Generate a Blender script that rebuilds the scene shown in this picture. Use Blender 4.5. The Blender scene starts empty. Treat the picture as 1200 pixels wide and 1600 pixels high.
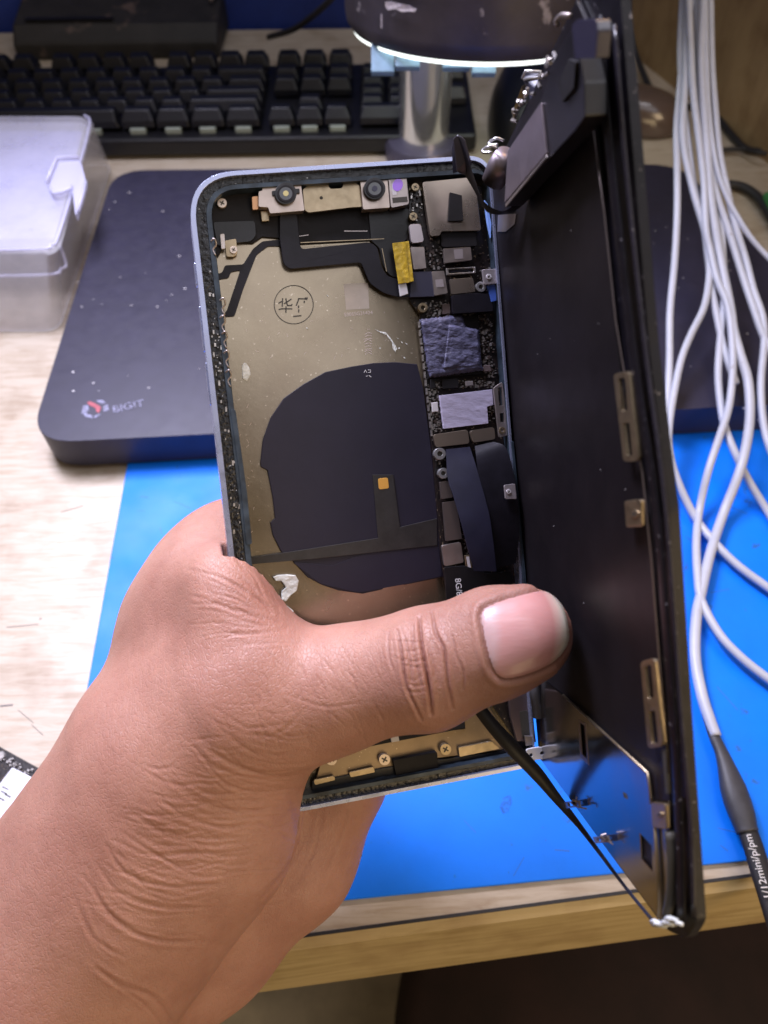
import bpy, bmesh, math, random
import numpy as np
from mathutils import Vector, Matrix
from mathutils.geometry import tessellate_polygon
random.seed(7); np.random.seed(7)
S = bpy.context.scene
COL = S.collection
MM = 0.001
# ------------------------------------------------------------------ camera, world, lights, exposure
F = 1180.0                      # focal length in photo pixels (1200 x 1600)
CAM = Vector((0, 0, 0.278))
ROT = Matrix.Rotation(math.radians(36), 3, 'X') @ Matrix.Rotation(math.radians(-1.2), 3, 'Z')
cd = bpy.data.cameras.new('camera'); co = bpy.data.objects.new('camera', cd); COL.objects.link(co)
co.location = CAM; co.rotation_euler = ROT.to_euler(); S.camera = co
cd.sensor_fit = 'VERTICAL'; cd.sensor_height = 36; cd.sensor_width = 27; cd.lens = 36*F/1600
cd.clip_start = 0.005; cd.clip_end = 20
cd.dof.use_dof = True; cd.dof.focus_distance = 0.185; cd.dof.aperture_fstop = 17
w = bpy.data.worlds.new('World'); S.world = w; w.use_nodes = True
wn = w.node_tree; bg = wn.nodes['Background']
bg.inputs[0].default_value = (1.0, 0.74, 0.44, 1); bg.inputs[1].default_value = 0.13

def P_(px, py, d): return CAM + ROT @ Vector(((px-600)/F*d*MM, (800-py)/F*d*MM, -d*MM))
def area(name, loc, target, size, power, color, sy=None):
    l = bpy.data.lights.new(name, 'AREA'); l.energy = power; l.color = color; l.size = size
    if sy: l.shape = 'RECTANGLE'; l.size_y = sy
    o = bpy.data.objects.new(name, l); COL.objects.link(o); o.location = loc
    o.rotation_euler = (Vector(target)-Vector(loc)).to_track_quat('-Z', 'Y').to_euler(); return o
bl_ = area('bench_lamp', (-0.18, 0.40, 0.50), (-0.05, 0.11, 0), 0.14, 2.35, (0.80, 0.79, 1.0), 0.22); bl_.data.spread = math.radians(95)
area('warm_fill', (0.55, -0.34, 0.48), (0.0, 0.05, 0.08), 0.35, 2.2, (1.0, 0.74, 0.46))  # unseen warm fill from the right, placed to brighten the palm heel
area('overhead_fill', (0.10, 0.30, 1.4), (0.05, 0.1, 0), 1.2, 3.6, (0.90, 0.90, 1.0), 0.1)  # unseen cool fill overhead, added to lift the dark mat
area('low_warm_fill', (0.30, -0.46, 0.14), tuple(P_(500, 1350, 212)), 0.3, 0.9, (1.0, 0.74, 0.42))  # added low warm fill, reaches the palm heel under the panel
area('right_cool_fill', (0.45, -0.15, 1.1), (0.05, 0.1, 0), 0.7, 2.0, (0.86, 0.88, 1.0))  # added cool fill from the right, softens the hand's shadow on the mat
area('back_warm_fill', (0.35, 1.1, 1.2), (0.1, 0.6, 0), 0.4, 5.0, (1.0, 0.62, 0.28))  # unseen fill added to warm the desk behind the keyboard
S.view_settings.view_transform = 'Standard'; S.view_settings.look = 'None'
S.view_settings.exposure = 0.0; S.view_settings.gamma = 1
S.render.engine = 'CYCLES'
try: S.cycles.max_bounces = 8; S.cycles.transparent_max_bounces = 12
except Exception: pass

# ------------------------------------------------------------------ geometry helpers
def c2w(v): return CAM + ROT @ Vector(v)
def P(px, py, d):               # photo pixel at a depth in mm
    return c2w(((px-600)/F*d*MM, (800-py)/F*d*MM, -d*MM))
def D(px, py, z=0.0):           # photo pixel met with the horizontal plane at height z (m)
    r = ROT @ Vector(((px-600)/F, (800-py)/F, -1)); t = (z-CAM.z)/r.z
    return CAM + r*t
class Plane:
    def __init__(s, o, x, y):
        s.o = Vector(o)*MM; s.x = (Vector(x)*MM - s.o).normalized(); yy = Vector(y)*MM - s.o
        s.n = s.x.cross(yy).normalized(); s.y = s.n.cross(s.x)
        if s.n.dot(-s.o) < 0: s.n = -s.n
        s.nw = ROT @ s.n
    def __call__(s, px, py, off=0):
        r = Vector(((px-600)/F, (800-py)/F, -1)); o = s.o + s.n*off*MM
        t = o.dot(s.n)/r.dot(s.n); return c2w(r*t)
PH = Plane((-43.9, 72.8, -161.8), (24.5, 81.0, -178.5), (-29.3, -69.7, -171.9))
PA = Plane((24.6, 78.7, -181.9), (32.4, 75.2, -111.5), (39.3, -63.9, -190.5))

def rnd(poly, r, n=5):
    out = []; m = len(poly); rad = r if isinstance(r, (list, tuple)) else [r]*m
    for i in range(m):
        r = rad[i]
        a = Vector(poly[i-1]); b = Vector(poly[i]); c = Vector(poly[(i+1) % m])
        u = (a-b); v = (c-b); k = min(r, u.length*.48, v.length*.48)
        p = b+u.normalized()*k; q = b+v.normalized()*k
        for j in range(n+1):
            t = j/n; out.append(tuple(p*(1-t)**2 + b*2*t*(1-t) + q*t*t))
    return out
def circ(cx, cy, r, n=24, ry=None, a=0):
    ry = ry or r; ca, sa = math.cos(a), math.sin(a)
    return [(cx+r*math.cos(t)*ca-ry*math.sin(t)*sa, cy+r*math.cos(t)*sa+ry*math.sin(t)*ca) for t in [2*math.pi*i/n for i in range(n)]]
def smooth_closed(pts, n=4):
    out = []; m = len(pts)
    for i in range(m):
        p0, p1, p2, p3 = [Vector(pts[(i+k-1) % m]) for k in range(4)]
        for j in range(n):
            t = j/n
            out.append(tuple(.5*((2*p1)+(p2-p0)*t+(2*p0-5*p1+4*p2-p3)*t*t+(3*p1-p0-3*p2+p3)*t**3)))
    return out
def smooth_open(pts, n=6):
    pts = [Vector(p) for p in pts]; q = [2*pts[0]-pts[1]]+pts+[2*pts[-1]-pts[-2]]; out = []
    for i in range(1, len(q)-2):
        p0, p1, p2, p3 = q[i-1:i+3]
        for j in range(n):
            t = j/n; out.append(.5*((2*p1)+(p2-p0)*t+(2*p0-5*p1+4*p2-p3)*t*t+(3*p1-p0-3*p2+p3)*t**3))
    out.append(pts[-1]); return out

def link(name, me, mat, parent=None):
    o = bpy.data.objects.new(name, me); COL.objects.link(o)
    if mat is not None: me.materials.append(mat)
    if parent is not None: o.parent = parent
    return o
def build(name, bm, mat, parent=None, smooth=False, bevel=0, seg=2, auto=None):
    bmesh.ops.recalc_face_normals(bm, faces=bm.faces[:])
    me = bpy.data.meshes.new(name); bm.to_mesh(me); bm.free()
    if smooth:
        for p in me.polygons: p.use_smooth = True
    o = link(name, me, mat, parent)
    if bevel:
        b = o.modifiers.new('bevel', 'BEVEL'); b.width = bevel*MM; b.segments = seg; b.limit_method = 'ANGLE'; b.angle_limit = math.radians(40)
    if auto is not None:
        for p in me.polygons: p.use_smooth = True
        e = me.edges; me.set_sharp_from_angle(angle=math.radians(auto))
    return o
def prism(bm, top, down, holes=()):
    """top: list of world points, down: world vector; holes: lists of world points"""
    loops = [top]+list(holes); es = []; tv = []
    for L in loops:
        vs = [bm.verts.new(p) for p in L]; tv.append(vs)
        for i in range(len(vs)): es.append(bm.edges.new((vs[i-1], vs[i])))
    if not holes and len(top) <= 4:
        fs = [bm.faces.new(tv[0])]
    else:
        flat = [v for L in tv for v in L]; fs = []
        for t in tessellate_polygon([[v.co*1000 for v in L] for L in tv]):
            try: fs.append(bm.faces.new([flat[i] for i in t]))
            except ValueError: pass
    mp = {v: bm.verts.new(v.co+down) for L in tv for v in L}
    for f in fs: bm.faces.new([mp[v] for v in reversed(f.verts)])
    for L in tv:
        for i in range(len(L)):
            a, b = L[i-1], L[i]; bm.faces.new((a, b, mp[b], mp[a]))
def slab(name, px, off, th, mat, parent, pl=None, holes=(), bevel=0.12, label=None):
    pl = pl or PH; bm = bmesh.new()
    prism(bm, [pl(x, y, off) for x, y in px], -pl.nw*th*MM, [[pl(x, y, off) for x, y in h] for h in holes])
    o = build(name, bm, mat, parent, bevel=bevel)
    if label: o['label'] = label
    return o
def tube(bm, pts, rad, n=12, flat=1.0, up=None):
    pts = [Vector(p) for p in pts]; m = len(pts)
    rads = rad if isinstance(rad, (list, tuple)) else [rad]*m
    rings = []; N = up or Vector((0, 0, 1))
    for i in range(m):
        t = (pts[min(i+1, m-1)]-pts[max(i-1, 0)]).normalized()
        a = t.cross(N)
        a = a.normalized() if a.length > 1e-4 else t.cross(Vector((0, 1, 0))).normalized()
        b = a.cross(t).normalized(); N = b
        rings.append([bm.verts.new(pts[i]+a*rads[i]*math.cos(q)+b*rads[i]*flat*math.sin(q)) for q in [2*math.pi*k/n for k in range(n)]])
    for i in range(m-1):
        for k in range(n):
            bm.faces.new((rings[i][k-1], rings[i][k], rings[i+1][k], rings[i+1][k-1]))
    bm.faces.new(rings[0]); bm.faces.new(rings[-1][::-1])
def lathe(bm, base, axis, prof, n=48):
    axis = Vector(axis).normalized(); a = axis.orthogonal().normalized(); b = axis.cross(a); rings = []
    for r, h in prof:
        rings.append([bm.verts.new(base+axis*h+a*r*math.cos(t)+b*r*math.sin(t)) for t in [2*math.pi*k/n for k in range(n)]])
    for i in range(len(rings)-1):
        for k in range(n): bm.faces.new((rings[i][k-1], rings[i][k], rings[i+1][k], rings[i+1][k-1]))
    bm.faces.new(rings[0]); bm.faces.new(rings[-1][::-1])
def box(bm, c, sx, sy, sz, X=Vector((1, 0, 0)), Y=Vector((0, 1, 0)), taper=1.0):
    Z = X.cross(Y).normalized(); v = []
    for k in (0, 1):
        t = 1 if k == 0 else taper
        for i, j in ((-1, -1), (1, -1), (1, 1), (-1, 1)):
            v.append(bm.verts.new(Vector(c)+X*i*sx/2*t+Y*j*sy/2*t+Z*(k-.5)*sz))
    for f in ((3, 2, 1, 0), (4, 5, 6, 7), (0, 1, 5, 4), (1, 2, 6, 5), (2, 3, 7, 6), (3, 0, 4, 7)): bm.faces.new([v[i] for i in f])
def tag(o, label, cat, group=None, kind=None):
    o['label'] = label; o['category'] = cat
    if group: o['group'] = group
    if kind: o['kind'] = kind
    return o
def thing(name, loc, label, cat, group=None):
    o = bpy.data.objects.new(name, None); o.empty_display_size = .01; COL.objects.link(o); o.location = (0, 0, 0)
    return tag(o, label, cat, group)
def struct(o): o['kind'] = 'structure'; return o

# ------------------------------------------------------------------ materials
MATS = {}
def mat(name, col, rough=.5, metal=0, var=0.0, vs=200, bump=0, bs=600, bdist=.0003, rvar=0, spec=.5, col2=None, stretch=None, sss=0, trans=0, coat=0, dust=0, dustcol=(.6, .58, .6), alpha=1, ds=900):
    m = bpy.data.materials.new(name); m.use_nodes = True; nt = m.node_tree; N = nt.nodes; L = nt.links
    p = N['Principled BSDF']; p.inputs['Base Color'].default_value = (*col, 1); p.inputs['Roughness'].default_value = rough
    p.inputs['Metallic'].default_value = metal; p.inputs['Specular IOR Level'].default_value = spec
    if coat: p.inputs['Coat Weight'].default_value = coat; p.inputs['Coat Roughness'].default_value = .1
    if trans: p.inputs['Transmission Weight'].default_value = trans
    if alpha < 1: p.inputs['Alpha'].default_value = alpha
    if sss:
        p.inputs['Subsurface Weight'].default_value = sss; p.inputs['Subsurface Radius'].default_value = (1, .35, .2); p.inputs['Subsurface Scale'].default_value = .0035
    tc = N.new('ShaderNodeTexCoord'); src = tc.outputs['Object']
    if stretch:
        mp = N.new('ShaderNodeMapping'); mp.inputs['Scale'].default_value = stretch; L.new(src, mp.inputs[0]); src = mp.outputs[0]
    last = None
    if var or col2:
        n = N.new('ShaderNodeTexNoise'); n.inputs['Scale'].default_value = vs; n.inputs['Detail'].default_value = 6; n.inputs['Roughness'].default_value = .65; L.new(src, n.inputs[0])
        r = N.new('ShaderNodeValToRGB'); c2 = col2 or tuple(max(0, c*(1-var)) for c in col); c1 = col if col2 else tuple(min(1, c*(1+var)) for c in col)
        r.color_ramp.elements[0].position = .32; r.color_ramp.elements[1].position = .68
        r.color_ramp.elements[0].color = (*c2, 1); r.color_ramp.elements[1].color = (*c1, 1)
        L.new(n.outputs[0], r.inputs[0]); last = r.outputs[0]
    if dust:
        n = N.new('ShaderNodeTexNoise'); n.inputs['Scale'].default_value = ds; n.inputs['Detail'].default_value = 3; L.new(tc.outputs['Object'], n.inputs[0])
        r = N.new('ShaderNodeValToRGB'); r.color_ramp.elements[0].position = .70-dust*.12; r.color_ramp.elements[1].position = .76-dust*.08
        L.new(n.outputs[0], r.inputs[0]); mx = N.new('ShaderNodeMix'); mx.data_type = 'RGBA'
        L.new(r.outputs[0], mx.inputs[0]); mx.inputs[7].default_value = (*dustcol, 1)
        if last: L.new(last, mx.inputs[6])
        else: mx.inputs[6].default_value = (*col, 1)
        last = mx.outputs[2]
    if last: L.new(last, p.inputs['Base Color'])
    if rvar:
        n = N.new('ShaderNodeTexNoise'); n.inputs['Scale'].default_value = vs*1.7; n.inputs['Detail'].default_value = 5; L.new(src, n.inputs[0])
        q = N.new('ShaderNodeMapRange'); q.inputs[3].default_value = max(0, rough-rvar); q.inputs[4].default_value = min(1, rough+rvar); q.inputs[1].default_value = .3; q.inputs[2].default_value = .7
        L.new(n.outputs[0], q.inputs[0]); L.new(q.outputs[0], p.inputs['Roughness'])
    if bump:
        n = N.new('ShaderNodeTexNoise'); n.inputs['Scale'].default_value = bs; n.inputs['Detail'].default_value = 5; L.new(src, n.inputs[0])
        b = N.new('ShaderNodeBump'); b.inputs['Strength'].default_value = bump; b.inputs['Distance'].default_value = bdist
        L.new(n.outputs[0], b.inputs['Height']); L.new(b.outputs[0], p.inputs['Normal'])
    MATS[name] = m; return m
def emit(name, col, s):
    m = mat(name, col); p = m.node_tree.nodes['Principled BSDF']; p.inputs['Emission Color'].default_value = (*col, 1); p.inputs['Emission Strength'].default_value = s; return m

def wood(name, c1, c2, rough, scale, grain):
    m = bpy.data.materials.new(name); m.use_nodes = True; nt = m.node_tree; N = nt.nodes; L = nt.links; p = N['Principled BSDF']; p.inputs['Roughness'].default_value = rough
    tc = N.new('ShaderNodeTexCoord'); mp = N.new('ShaderNodeMapping'); mp.inputs['Scale'].default_value = scale; mp.inputs['Rotation'].default_value = (0, 0, math.radians(7)); L.new(tc.outputs['Object'], mp.inputs[0])
    n = N.new('ShaderNodeTexNoise'); n.inputs['Scale'].default_value = grain; n.inputs['Detail'].default_value = 8; n.inputs['Roughness'].default_value = .6; n.inputs['Distortion'].default_value = .8; L.new(mp.outputs[0], n.inputs[0])
    r = N.new('ShaderNodeValToRGB'); e = r.color_ramp.elements; e[0].position = .33; e[0].color = (*c2, 1); e[1].position = .56; e[1].color = (*c1, 1)
    k = e.new(.44); k.color = tuple((a+b)/2 for a, b in zip(c1, c2))+(1,); L.new(n.outputs[0], r.inputs[0])
    v = N.new('ShaderNodeTexNoise'); v.inputs['Scale'].default_value = 45; v.inputs['Detail'].default_value = 6; L.new(tc.outputs['Object'], v.inputs[0])
    r2 = N.new('ShaderNodeValToRGB'); r2.color_ramp.elements[0].position = .30; r2.color_ramp.elements[0].color = (.72, .66, .6, 1); r2.color_ramp.elements[1].position = .5; r2.color_ramp.elements[1].color = (1, 1, 1, 1); L.new(v.outputs[0], r2.inputs[0])
    mx = N.new('ShaderNodeMix'); mx.data_type = 'RGBA'; mx.blend_type = 'MULTIPLY'; mx.inputs[0].default_value = .75; L.new(r.outputs[0], mx.inputs[6]); L.new(r2.outputs[0], mx.inputs[7]); L.new(mx.outputs[2], p.inputs['Base Color'])
    b = N.new('ShaderNodeBump'); b.inputs['Strength'].default_value = .25; b.inputs['Distance'].default_value = .0004; L.new(n.outputs[0], b.inputs['Height']); L.new(b.outputs[0], p.inputs['Normal'])
    return m
M_desk = wood('maple_laminate', (.50, .43, .34), (.40, .32, .23), .5, (3, 26, 26), 16)
M_edge = wood('edge_wood', (.44, .33, .16), (.33, .24, .10), .55, (1.5, 12, 30), 14)
M_board = wood('side_wood', (.36, .25, .13), (.27, .18, .09), .6, (4, 4, 1.2), 14)
M_mat = mat('blue_silicone', (.0, .18, .90), .5, spec=.3, var=.10, vs=22, rvar=.1, bump=.25, bs=900, bdist=.0001, dust=.25, dustcol=(.02, .12, .4), ds=160)
M_pad = mat('pad_plastic', (.022, .020, .040), .48, spec=.45, var=.12, vs=90, rvar=.05, bump=.35, bs=2200, bdist=.00008, dust=0)
M_black = mat('black_plastic', (.007, .007, .009), .38, var=.3, vs=200, bump=.2, bs=1500, bdist=.0001)
M_blackm = mat('black_matt', (.008, .007, .009), .65, spec=.3, var=.3, vs=300)
M_key = mat('key_plastic', (.006, .0065, .011), .42, bump=.15, bs=2500, bdist=.0001)
M_rubber = mat('black_rubber', (.018, .017, .02), .55, bump=.2, bs=2000, bdist=.0001)
M_wall = mat('blue_partition', (.012, .035, .24), .7, var=.4, vs=8)
M_floor = mat('floor_tile', (.48, .42, .32), .6, var=.35, vs=9)
M_white = mat('white_cable', (.44, .455, .52), .42, var=.08, vs=60, dust=.2, dustcol=(.3, .28, .3), ds=300)
M_chrome = mat('chrome', (.85, .86, .9), .15, .9, rvar=.06, vs=100)
M_lamp = mat('lamp_housing', (.045, .037, .042), .42, .2, var=.35, vs=35, rvar=.1, dust=.35, dustcol=(.3, .27, .27), ds=110)
M_glow = emit('ring_glow', (.93, 1.0, .95), 2.2)
M_clip = mat('clip_blue', (.16, .26, .36), .5, var=.2, vs=150)
M_plastic = mat('clear_plastic', (.80, .80, .88), .18, spec=.6, alpha=.34, bump=.06, bs=60, bdist=.0006, rvar=.06, vs=60, var=.1)
M_frost = mat('clear_plastic_floor', (.26, .26, .72), .35, var=.15, vs=25, bump=.15, bs=60, bdist=.0008, alpha=.92)
M_rim = mat('aluminium_rim', (.40, .44, .62), .28, .7, rvar=.08, vs=200)
M_adh = mat('black_adhesive', (.006, .006, .008), .22, var=.5, vs=800, bump=.6, bs=900, bdist=.0006, dust=.1, dustcol=(.6, .62, .66), ds=1500)
M_lip = mat('anodised_lip', (.028, .042, .060), .42, .2, var=.7, vs=200, rvar=.1)
M_plate = mat('nickel_plate', (.40, .335, .24), .25, .88, col2=(.30, .245, .18), vs=28, rvar=.06, bump=.12, bs=700, bdist=.00012, dust=.22, dustcol=(.72, .62, .5), ds=1400)
M_shield = mat('shield_metal', (.42, .37, .35), .36, .85, var=.06, vs=300, rvar=.06)
M_gold = mat('gold_bracket', (.40, .32, .21), .36, .9, var=.12, vs=400, rvar=.08)
M_steel = mat('mirror_steel', (.38, .37, .38), .17, 1, rvar=.04, vs=60, bump=.05, bs=200, bdist=.0002)
M_film = mat('black_film', (.010, .008, .010), .42, spec=.2, var=.2, vs=60, rvar=.05, bump=.08, bs=200, bdist=.0002, dust=0, dustcol=(.35, .33, .36), ds=700)
M_bezel = mat('panel_bezel', (.006, .005, .008), .38, spec=.25, var=.4, vs=300, bump=.3, bs=300, bdist=.0003, dust=.08, dustcol=(.3, .28, .3), ds=1300)
M_flex = mat('black_flex', (.009, .008, .013), .45, spec=.3, var=.25, vs=300, bump=.15, bs=700, bdist=.0002)
M_coil = mat('graphite_sheet', (.016, .014, .028), .48, spec=.35, var=.12, vs=60, rvar=.06, bump=.15, bs=400, bdist=.0002, dust=.0, dustcol=(.2, .2, .25), ds=900)
M_navy = mat('navy_connector', (.030, .030, .055), .45)
M_pcb = mat('circuit_board', (.020, .012, .011), .35, col2=(.006, .006, .008), vs=700, bump=.3, bs=900, bdist=.0003, dust=.45, dustcol=(.4, .3, .2), ds=1600)
M_smd = mat('solder_parts', (.55, .52, .5), .3, .8, var=.4, vs=900)
M_paste = mat('thermal_paste_blue', (.085, .085, .155), .55, var=.35, vs=500, bump=.9, bs=330, bdist=.0011, stretch=(1, 1.8, 1))
M_chip = mat('lavender_pad', (.44, .41, .56), .55, var=.06, vs=300, bump=.45, bs=300, bdist=.0005, stretch=(1, 2, 1))
M_tape = mat('kapton_tape', (.50, .34, .03), .22, var=.3, vs=600, bump=.5, bs=600, bdist=.0005, coat=.5)
M_paint = mat('white_print', (.75, .75, .78), .5)
M_ink = mat('dark_ink', (.05, .045, .035), .6)
M_red = mat('red_print', (.30, .05, .07), .5, var=.5, vs=900)
M_glue = mat('dried_glue', (.68, .70, .66), .5, var=.25, vs=500, bump=.8, bs=700, bdist=.0006)
M_orange = mat('gold_contact', (.80, .42, .08), .4, .3)
M_lens = mat('lens_glass', (.006, .006, .012), .06, spec=.8, coat=1)
M_amber = mat('lens_core', (.5, .42, .2), .2, .6)
M_violet = mat('violet_glass', (.30, .12, .65), .1, .3, coat=1)
M_pale = mat('pale_white', (.62, .60, .62), .4)
M_switch = mat('switch_plastic', (.30, .34, .30), .4)
M_smoke = mat('smoky_shell', (.10, .07, .06), .18, coat=.6)
M_shrink = mat('heat_shrink', (.040, .040, .048), .5, var=.2, vs=200, bump=.3, bs=500, bdist=.0003)
M_redcloth = mat('dark_red_seat', (.020, .008, .006), .8, var=.4, vs=15)
M_green = mat('green_plastic', (.04, .22, .06), .5)

# ------------------------------------------------------------------ setting: floor, wall, desk
def poly_obj(name, pts, th, m, parent=None, bevel=0):
    bm = bmesh.new(); prism(bm, pts, Vector((0, 0, -th))); return build(name, bm, m, parent, bevel=bevel)
bm = bmesh.new(); box(bm, (0, .2, -.755), 5, 5, .01); struct(build('floor', bm, M_floor))
bl, br = D(-500, 70), D(945, 52)
bm = bmesh.new()
ddir = (br-bl).normalized(); nrm = Vector((-ddir.y, ddir.x, 0))
mid = (bl+br)/2+nrm*.03; box(bm, (mid.x, mid.y, -.05), (br-bl).length+.8, .02, 1.4, ddir, nrm); struct(build('wall', bm, M_wall))
desk = thing('desk', None, 'pale maple laminate workbench with a yellowish raw front edge', 'desk')
fy = lambda x: 1460-.135*(x-470)
fl, fr = D(-900, fy(-900)), D(1500, fy(1500))
sp0, sp1 = D(945, 52), D(1560, 548)
poly_obj('desk_top', [D(-900, fy(-900)), D(0, fy(0)), D(700, fy(700)), fr, sp1, sp0+nrm*.015, bl+nrm*.015-ddir*.25], .022, M_desk, desk)
bm = bmesh.new()
for a_, b_, w_ in (((28, 1109), (52, 1129), .0002), ((49, 1132), (67, 1148), .0002), ((0, 1103), (20, 1101), .0006), ((95, 800), (130, 790), .0002), ((10, 980), (60, 975), .0002), ((62, 966), (64, 967), .0007)):
    p0, p1 = D(*a_, .0002), D(*b_, .0002); t_ = (p1-p0).normalized(); n_ = Vector((-t_.y, t_.x, 0))*w_/2; prism(bm, [p0-n_, p1-n_, p1+n_, p0+n_], Vector((0, 0, -.00015)))
build('scratches', bm, mat('scratch_grey', (.2, .18, .17), .7), desk)['kind'] = 'stuff'
# front edge band: dark seam and the sloping raw edge
bm = bmesh.new(); q0, q1 = D(-900, fy(-900)), fr
fd = (q1-q0).normalized(); fn = Vector((fd.y, -fd.x, 0))
z = Vector((0, 0, 1))
prism(bm, [q0+z*.0002, q1+z*.0002, q1+fn*.0010+z*.0002, q0+fn*.0010+z*.0002], -z*.028); build('edge_seam', bm, M_rubber, desk)
bm = bmesh.new(); prof = [(.0010, -.0006), (.004, -.0025), (.0115, -.036), (.0010, -.036)]
va = [bm.verts.new(q0+fn*a+z*b) for a, b in prof]; vb = [bm.verts.new(q1+fn*a+z*b) for a, b in prof]
for i in range(4): bm.faces.new((va[i-1], va[i], vb[i], vb[i-1]))
bm.faces.new(va); bm.faces.new(vb); build('edge_board', bm, M_edge, desk)
# wooden side board on the right
side = thing('side_board', None, 'plywood side board standing along the right end of the desk', 'board')
sd = (sp1-sp0).normalized(); sn = Vector((-sd.y, sd.x, 0)); sn = sn if sn.x > 0 else -sn
bm = bmesh.new(); mid = (sp0+sp1)/2+sn*.010+sd*.0; box(bm, (mid.x, mid.y, .248), (sp1-sp0).length+.02, .018, .5, sd, sn); build('panel', bm, M_board, side, bevel=1)
# stool under the bench, dark red
st = thing('stool', None, 'dark red padded stool on the floor in front of the bench', 'stool')
c = D(1010, 1640, -.42); bm = bmesh.new(); lathe(bm, Vector((c.x, c.y, -.47)), (0, 0, 1), [(.15, 0), (.185, .01), (.19, .04), (.17, .06), (.001, .065)]); build('seat', bm, M_redcloth, st, smooth=True)
for k in range(4):
    a = k*math.pi/2+.5; bm = bmesh.new(); tube(bm, [(c.x+.12*math.cos(a), c.y+.12*math.sin(a), -.47), (c.x+.16*math.cos(a), c.y+.16*math.sin(a), -.75)], .012); build('leg', bm, M_black, st, smooth=True)

# mat
mt = poly_obj('silicone_mat', [D(72, 1452, .0018), D(490, 1411, .0018), D(1430, 1319, .0018), D(1440, 560, .0018), D(214, 640, .0018), D(133, 1090, .0018)], .0016, M_mat, bevel=.4)
tag(mt, 'bright blue silicone repair mat lying on the desk under the phone', 'mat')

# black pad
pad = thing('drawing_pad', None, 'thick black slab with worn red ring logo behind the phone', 'pad')
zt = .020
pp = [D(44, 693, zt), D(178, 266, zt), D(1064, 256, zt), D(1392, 622, zt)]
pp = [tuple(v)[:2] for v in pp]; pp = rnd(pp, .022, 10)
bm = bmesh.new(); prism(bm, [Vector((x, y, zt)) for x, y in pp], Vector((0, 0, -.0175))); build('body', bm, M_pad, pad, bevel=3.0, seg=5, auto=40)
ppc = Vector((sum(x for x, y in pp)/len(pp), sum(y for x, y in pp)/len(pp)))
def decal(name, px, zz, m, parent, th=.00015):
    bm = bmesh.new(); prism(bm, [D(x, y, zz) for x, y in px], Vector((0, 0, -th))); return build(name, bm, m, parent)
zz = zt+.0002
decal('logo_mark', [(136, 629), (141, 627), (150, 631), (158, 636), (155, 645), (150, 643), (150, 638), (140, 633)], zz, M_red, pad)
bm = bmesh.new()
for q in ([(130, 634), (137, 633), (139, 640), (134, 646), (127, 646)], [(130, 647), (135, 646), (144, 649), (145, 654), (134, 651)], [(147, 650), (156, 646), (157, 649), (148, 653)], [(161, 634), (168, 632), (170, 640), (162, 643)], [(150, 626), (160, 625), (165, 629), (158, 631)]):
    prism(bm, [D(x, y, zz) for x, y in q], Vector((0, 0, -.00015)))
build('logo_ring', bm, mat('faded_print', (.17, .17, .26), .5, var=.75, vs=700), pad)
def text(name, s, o, xdir, ydir, size, m, parent, n=None, ext=.00005, font=None, offs=0):
    cu = bpy.data.curves.new(name, 'FONT'); cu.body = s; cu.size = size; cu.extrude = ext; cu.offset = offs
    to = bpy.data.objects.new(name+'_tmp', cu); COL.objects.link(to); bpy.context.view_layer.update()
    me = bpy.data.meshes.new_from_object(to.evaluated_get(bpy.context.evaluated_depsgraph_get())); bpy.data.objects.remove(to)
    X = Vector(xdir).normalized(); Z = X.cross(Vector(ydir)).normalized(); Y = Z.cross(X)
    me.transform(Matrix((( X.x, Y.x, Z.x, o.x), (X.y, Y.y, Z.y, o.y), (X.z, Y.z, Z.z, o.z), (0, 0, 0, 1))))
    me.materials.clear(); return link(name, me, m, parent)
a, b = D(176, 645, zz), D(232, 632, zz); up = D(180, 630, zz)-a
text('lettering', 'BIGIT', a, b-a, up, .0062, MATS['faded_print'], pad)
bm = bmesh.new()
for i in range(60):
    x = random.choice([random.uniform(90, 340), random.uniform(1000, 1200)]); y = random.uniform(300, 670)
    c = D(x, y, zt+.0001); r = random.uniform(.0002, .0007)
    L = [c+Vector((r*math.cos(t)*random.uniform(.5, 1.6), r*math.sin(t)*random.uniform(.4, 1), .0001)) for t in [k*math.pi/3 for k in range(6)]]
    prism(bm, L, Vector((0, 0, -.0001)))
o = build('dirt_flecks', bm, M_pale, pad); o['kind'] = 'stuff'

# ------------------------------------------------------------------ keyboard
kb = thing('keyboard', None, 'black mechanical keyboard at the back of the desk', 'keyboard')
k0, k1 = D(180, 252), D(620, 245.5)
KX = (k1-k0).normalized(); KY = Vector((-KX.y, KX.x, 0)); U = .01905
ox = D(384, 249)-KX*14.375*U             # right control key centre column
def K(u, v, h=0): return ox+KX*u*U+KY*v*.77+Vector((0, 0, h*.75))
bm = bmesh.new(); cx = K(11.25, .071, .0); box(bm, (cx.x, cx.y, .0085), 22.9*U, .108, .012, KX, KY); build('case', bm, M_black, kb, bevel=2.5, seg=3)
def keycap_mesh(wu):
    bm = bmesh.new(); wv = wu*U-.0012; d = U*.77-.0012
    lv = [(0, wv, d, 0), (.004, wv*.97, d*.95, .0), (.0095, wv-.0052, d-.006, .0007), (.0100, wv-.0062, d-.007, .0007)]
    prev = None
    for h, a, b2, s in lv:
        ring = [bm.verts.new((x, y, h)) for x, y in rnd([(-a/2, -b2/2+s), (a/2, -b2/2+s), (a/2, b2/2+s), (-a/2, b2/2+s)], .0012, 2)]
        if prev:
            for i in range(len(ring)): bm.faces.new((prev[i-1], prev[i], ring[i], ring[i-1]))
        else: bm.faces.new(ring)
        prev = ring
    bm.faces.new(prev); bmesh.ops.recalc_face_normals(bm, faces=bm.faces[:]); me = bpy.data.meshes.new('key'); bm.to_mesh(me); bm.free(); me.materials.append(M_key); return me
rows = []
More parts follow.
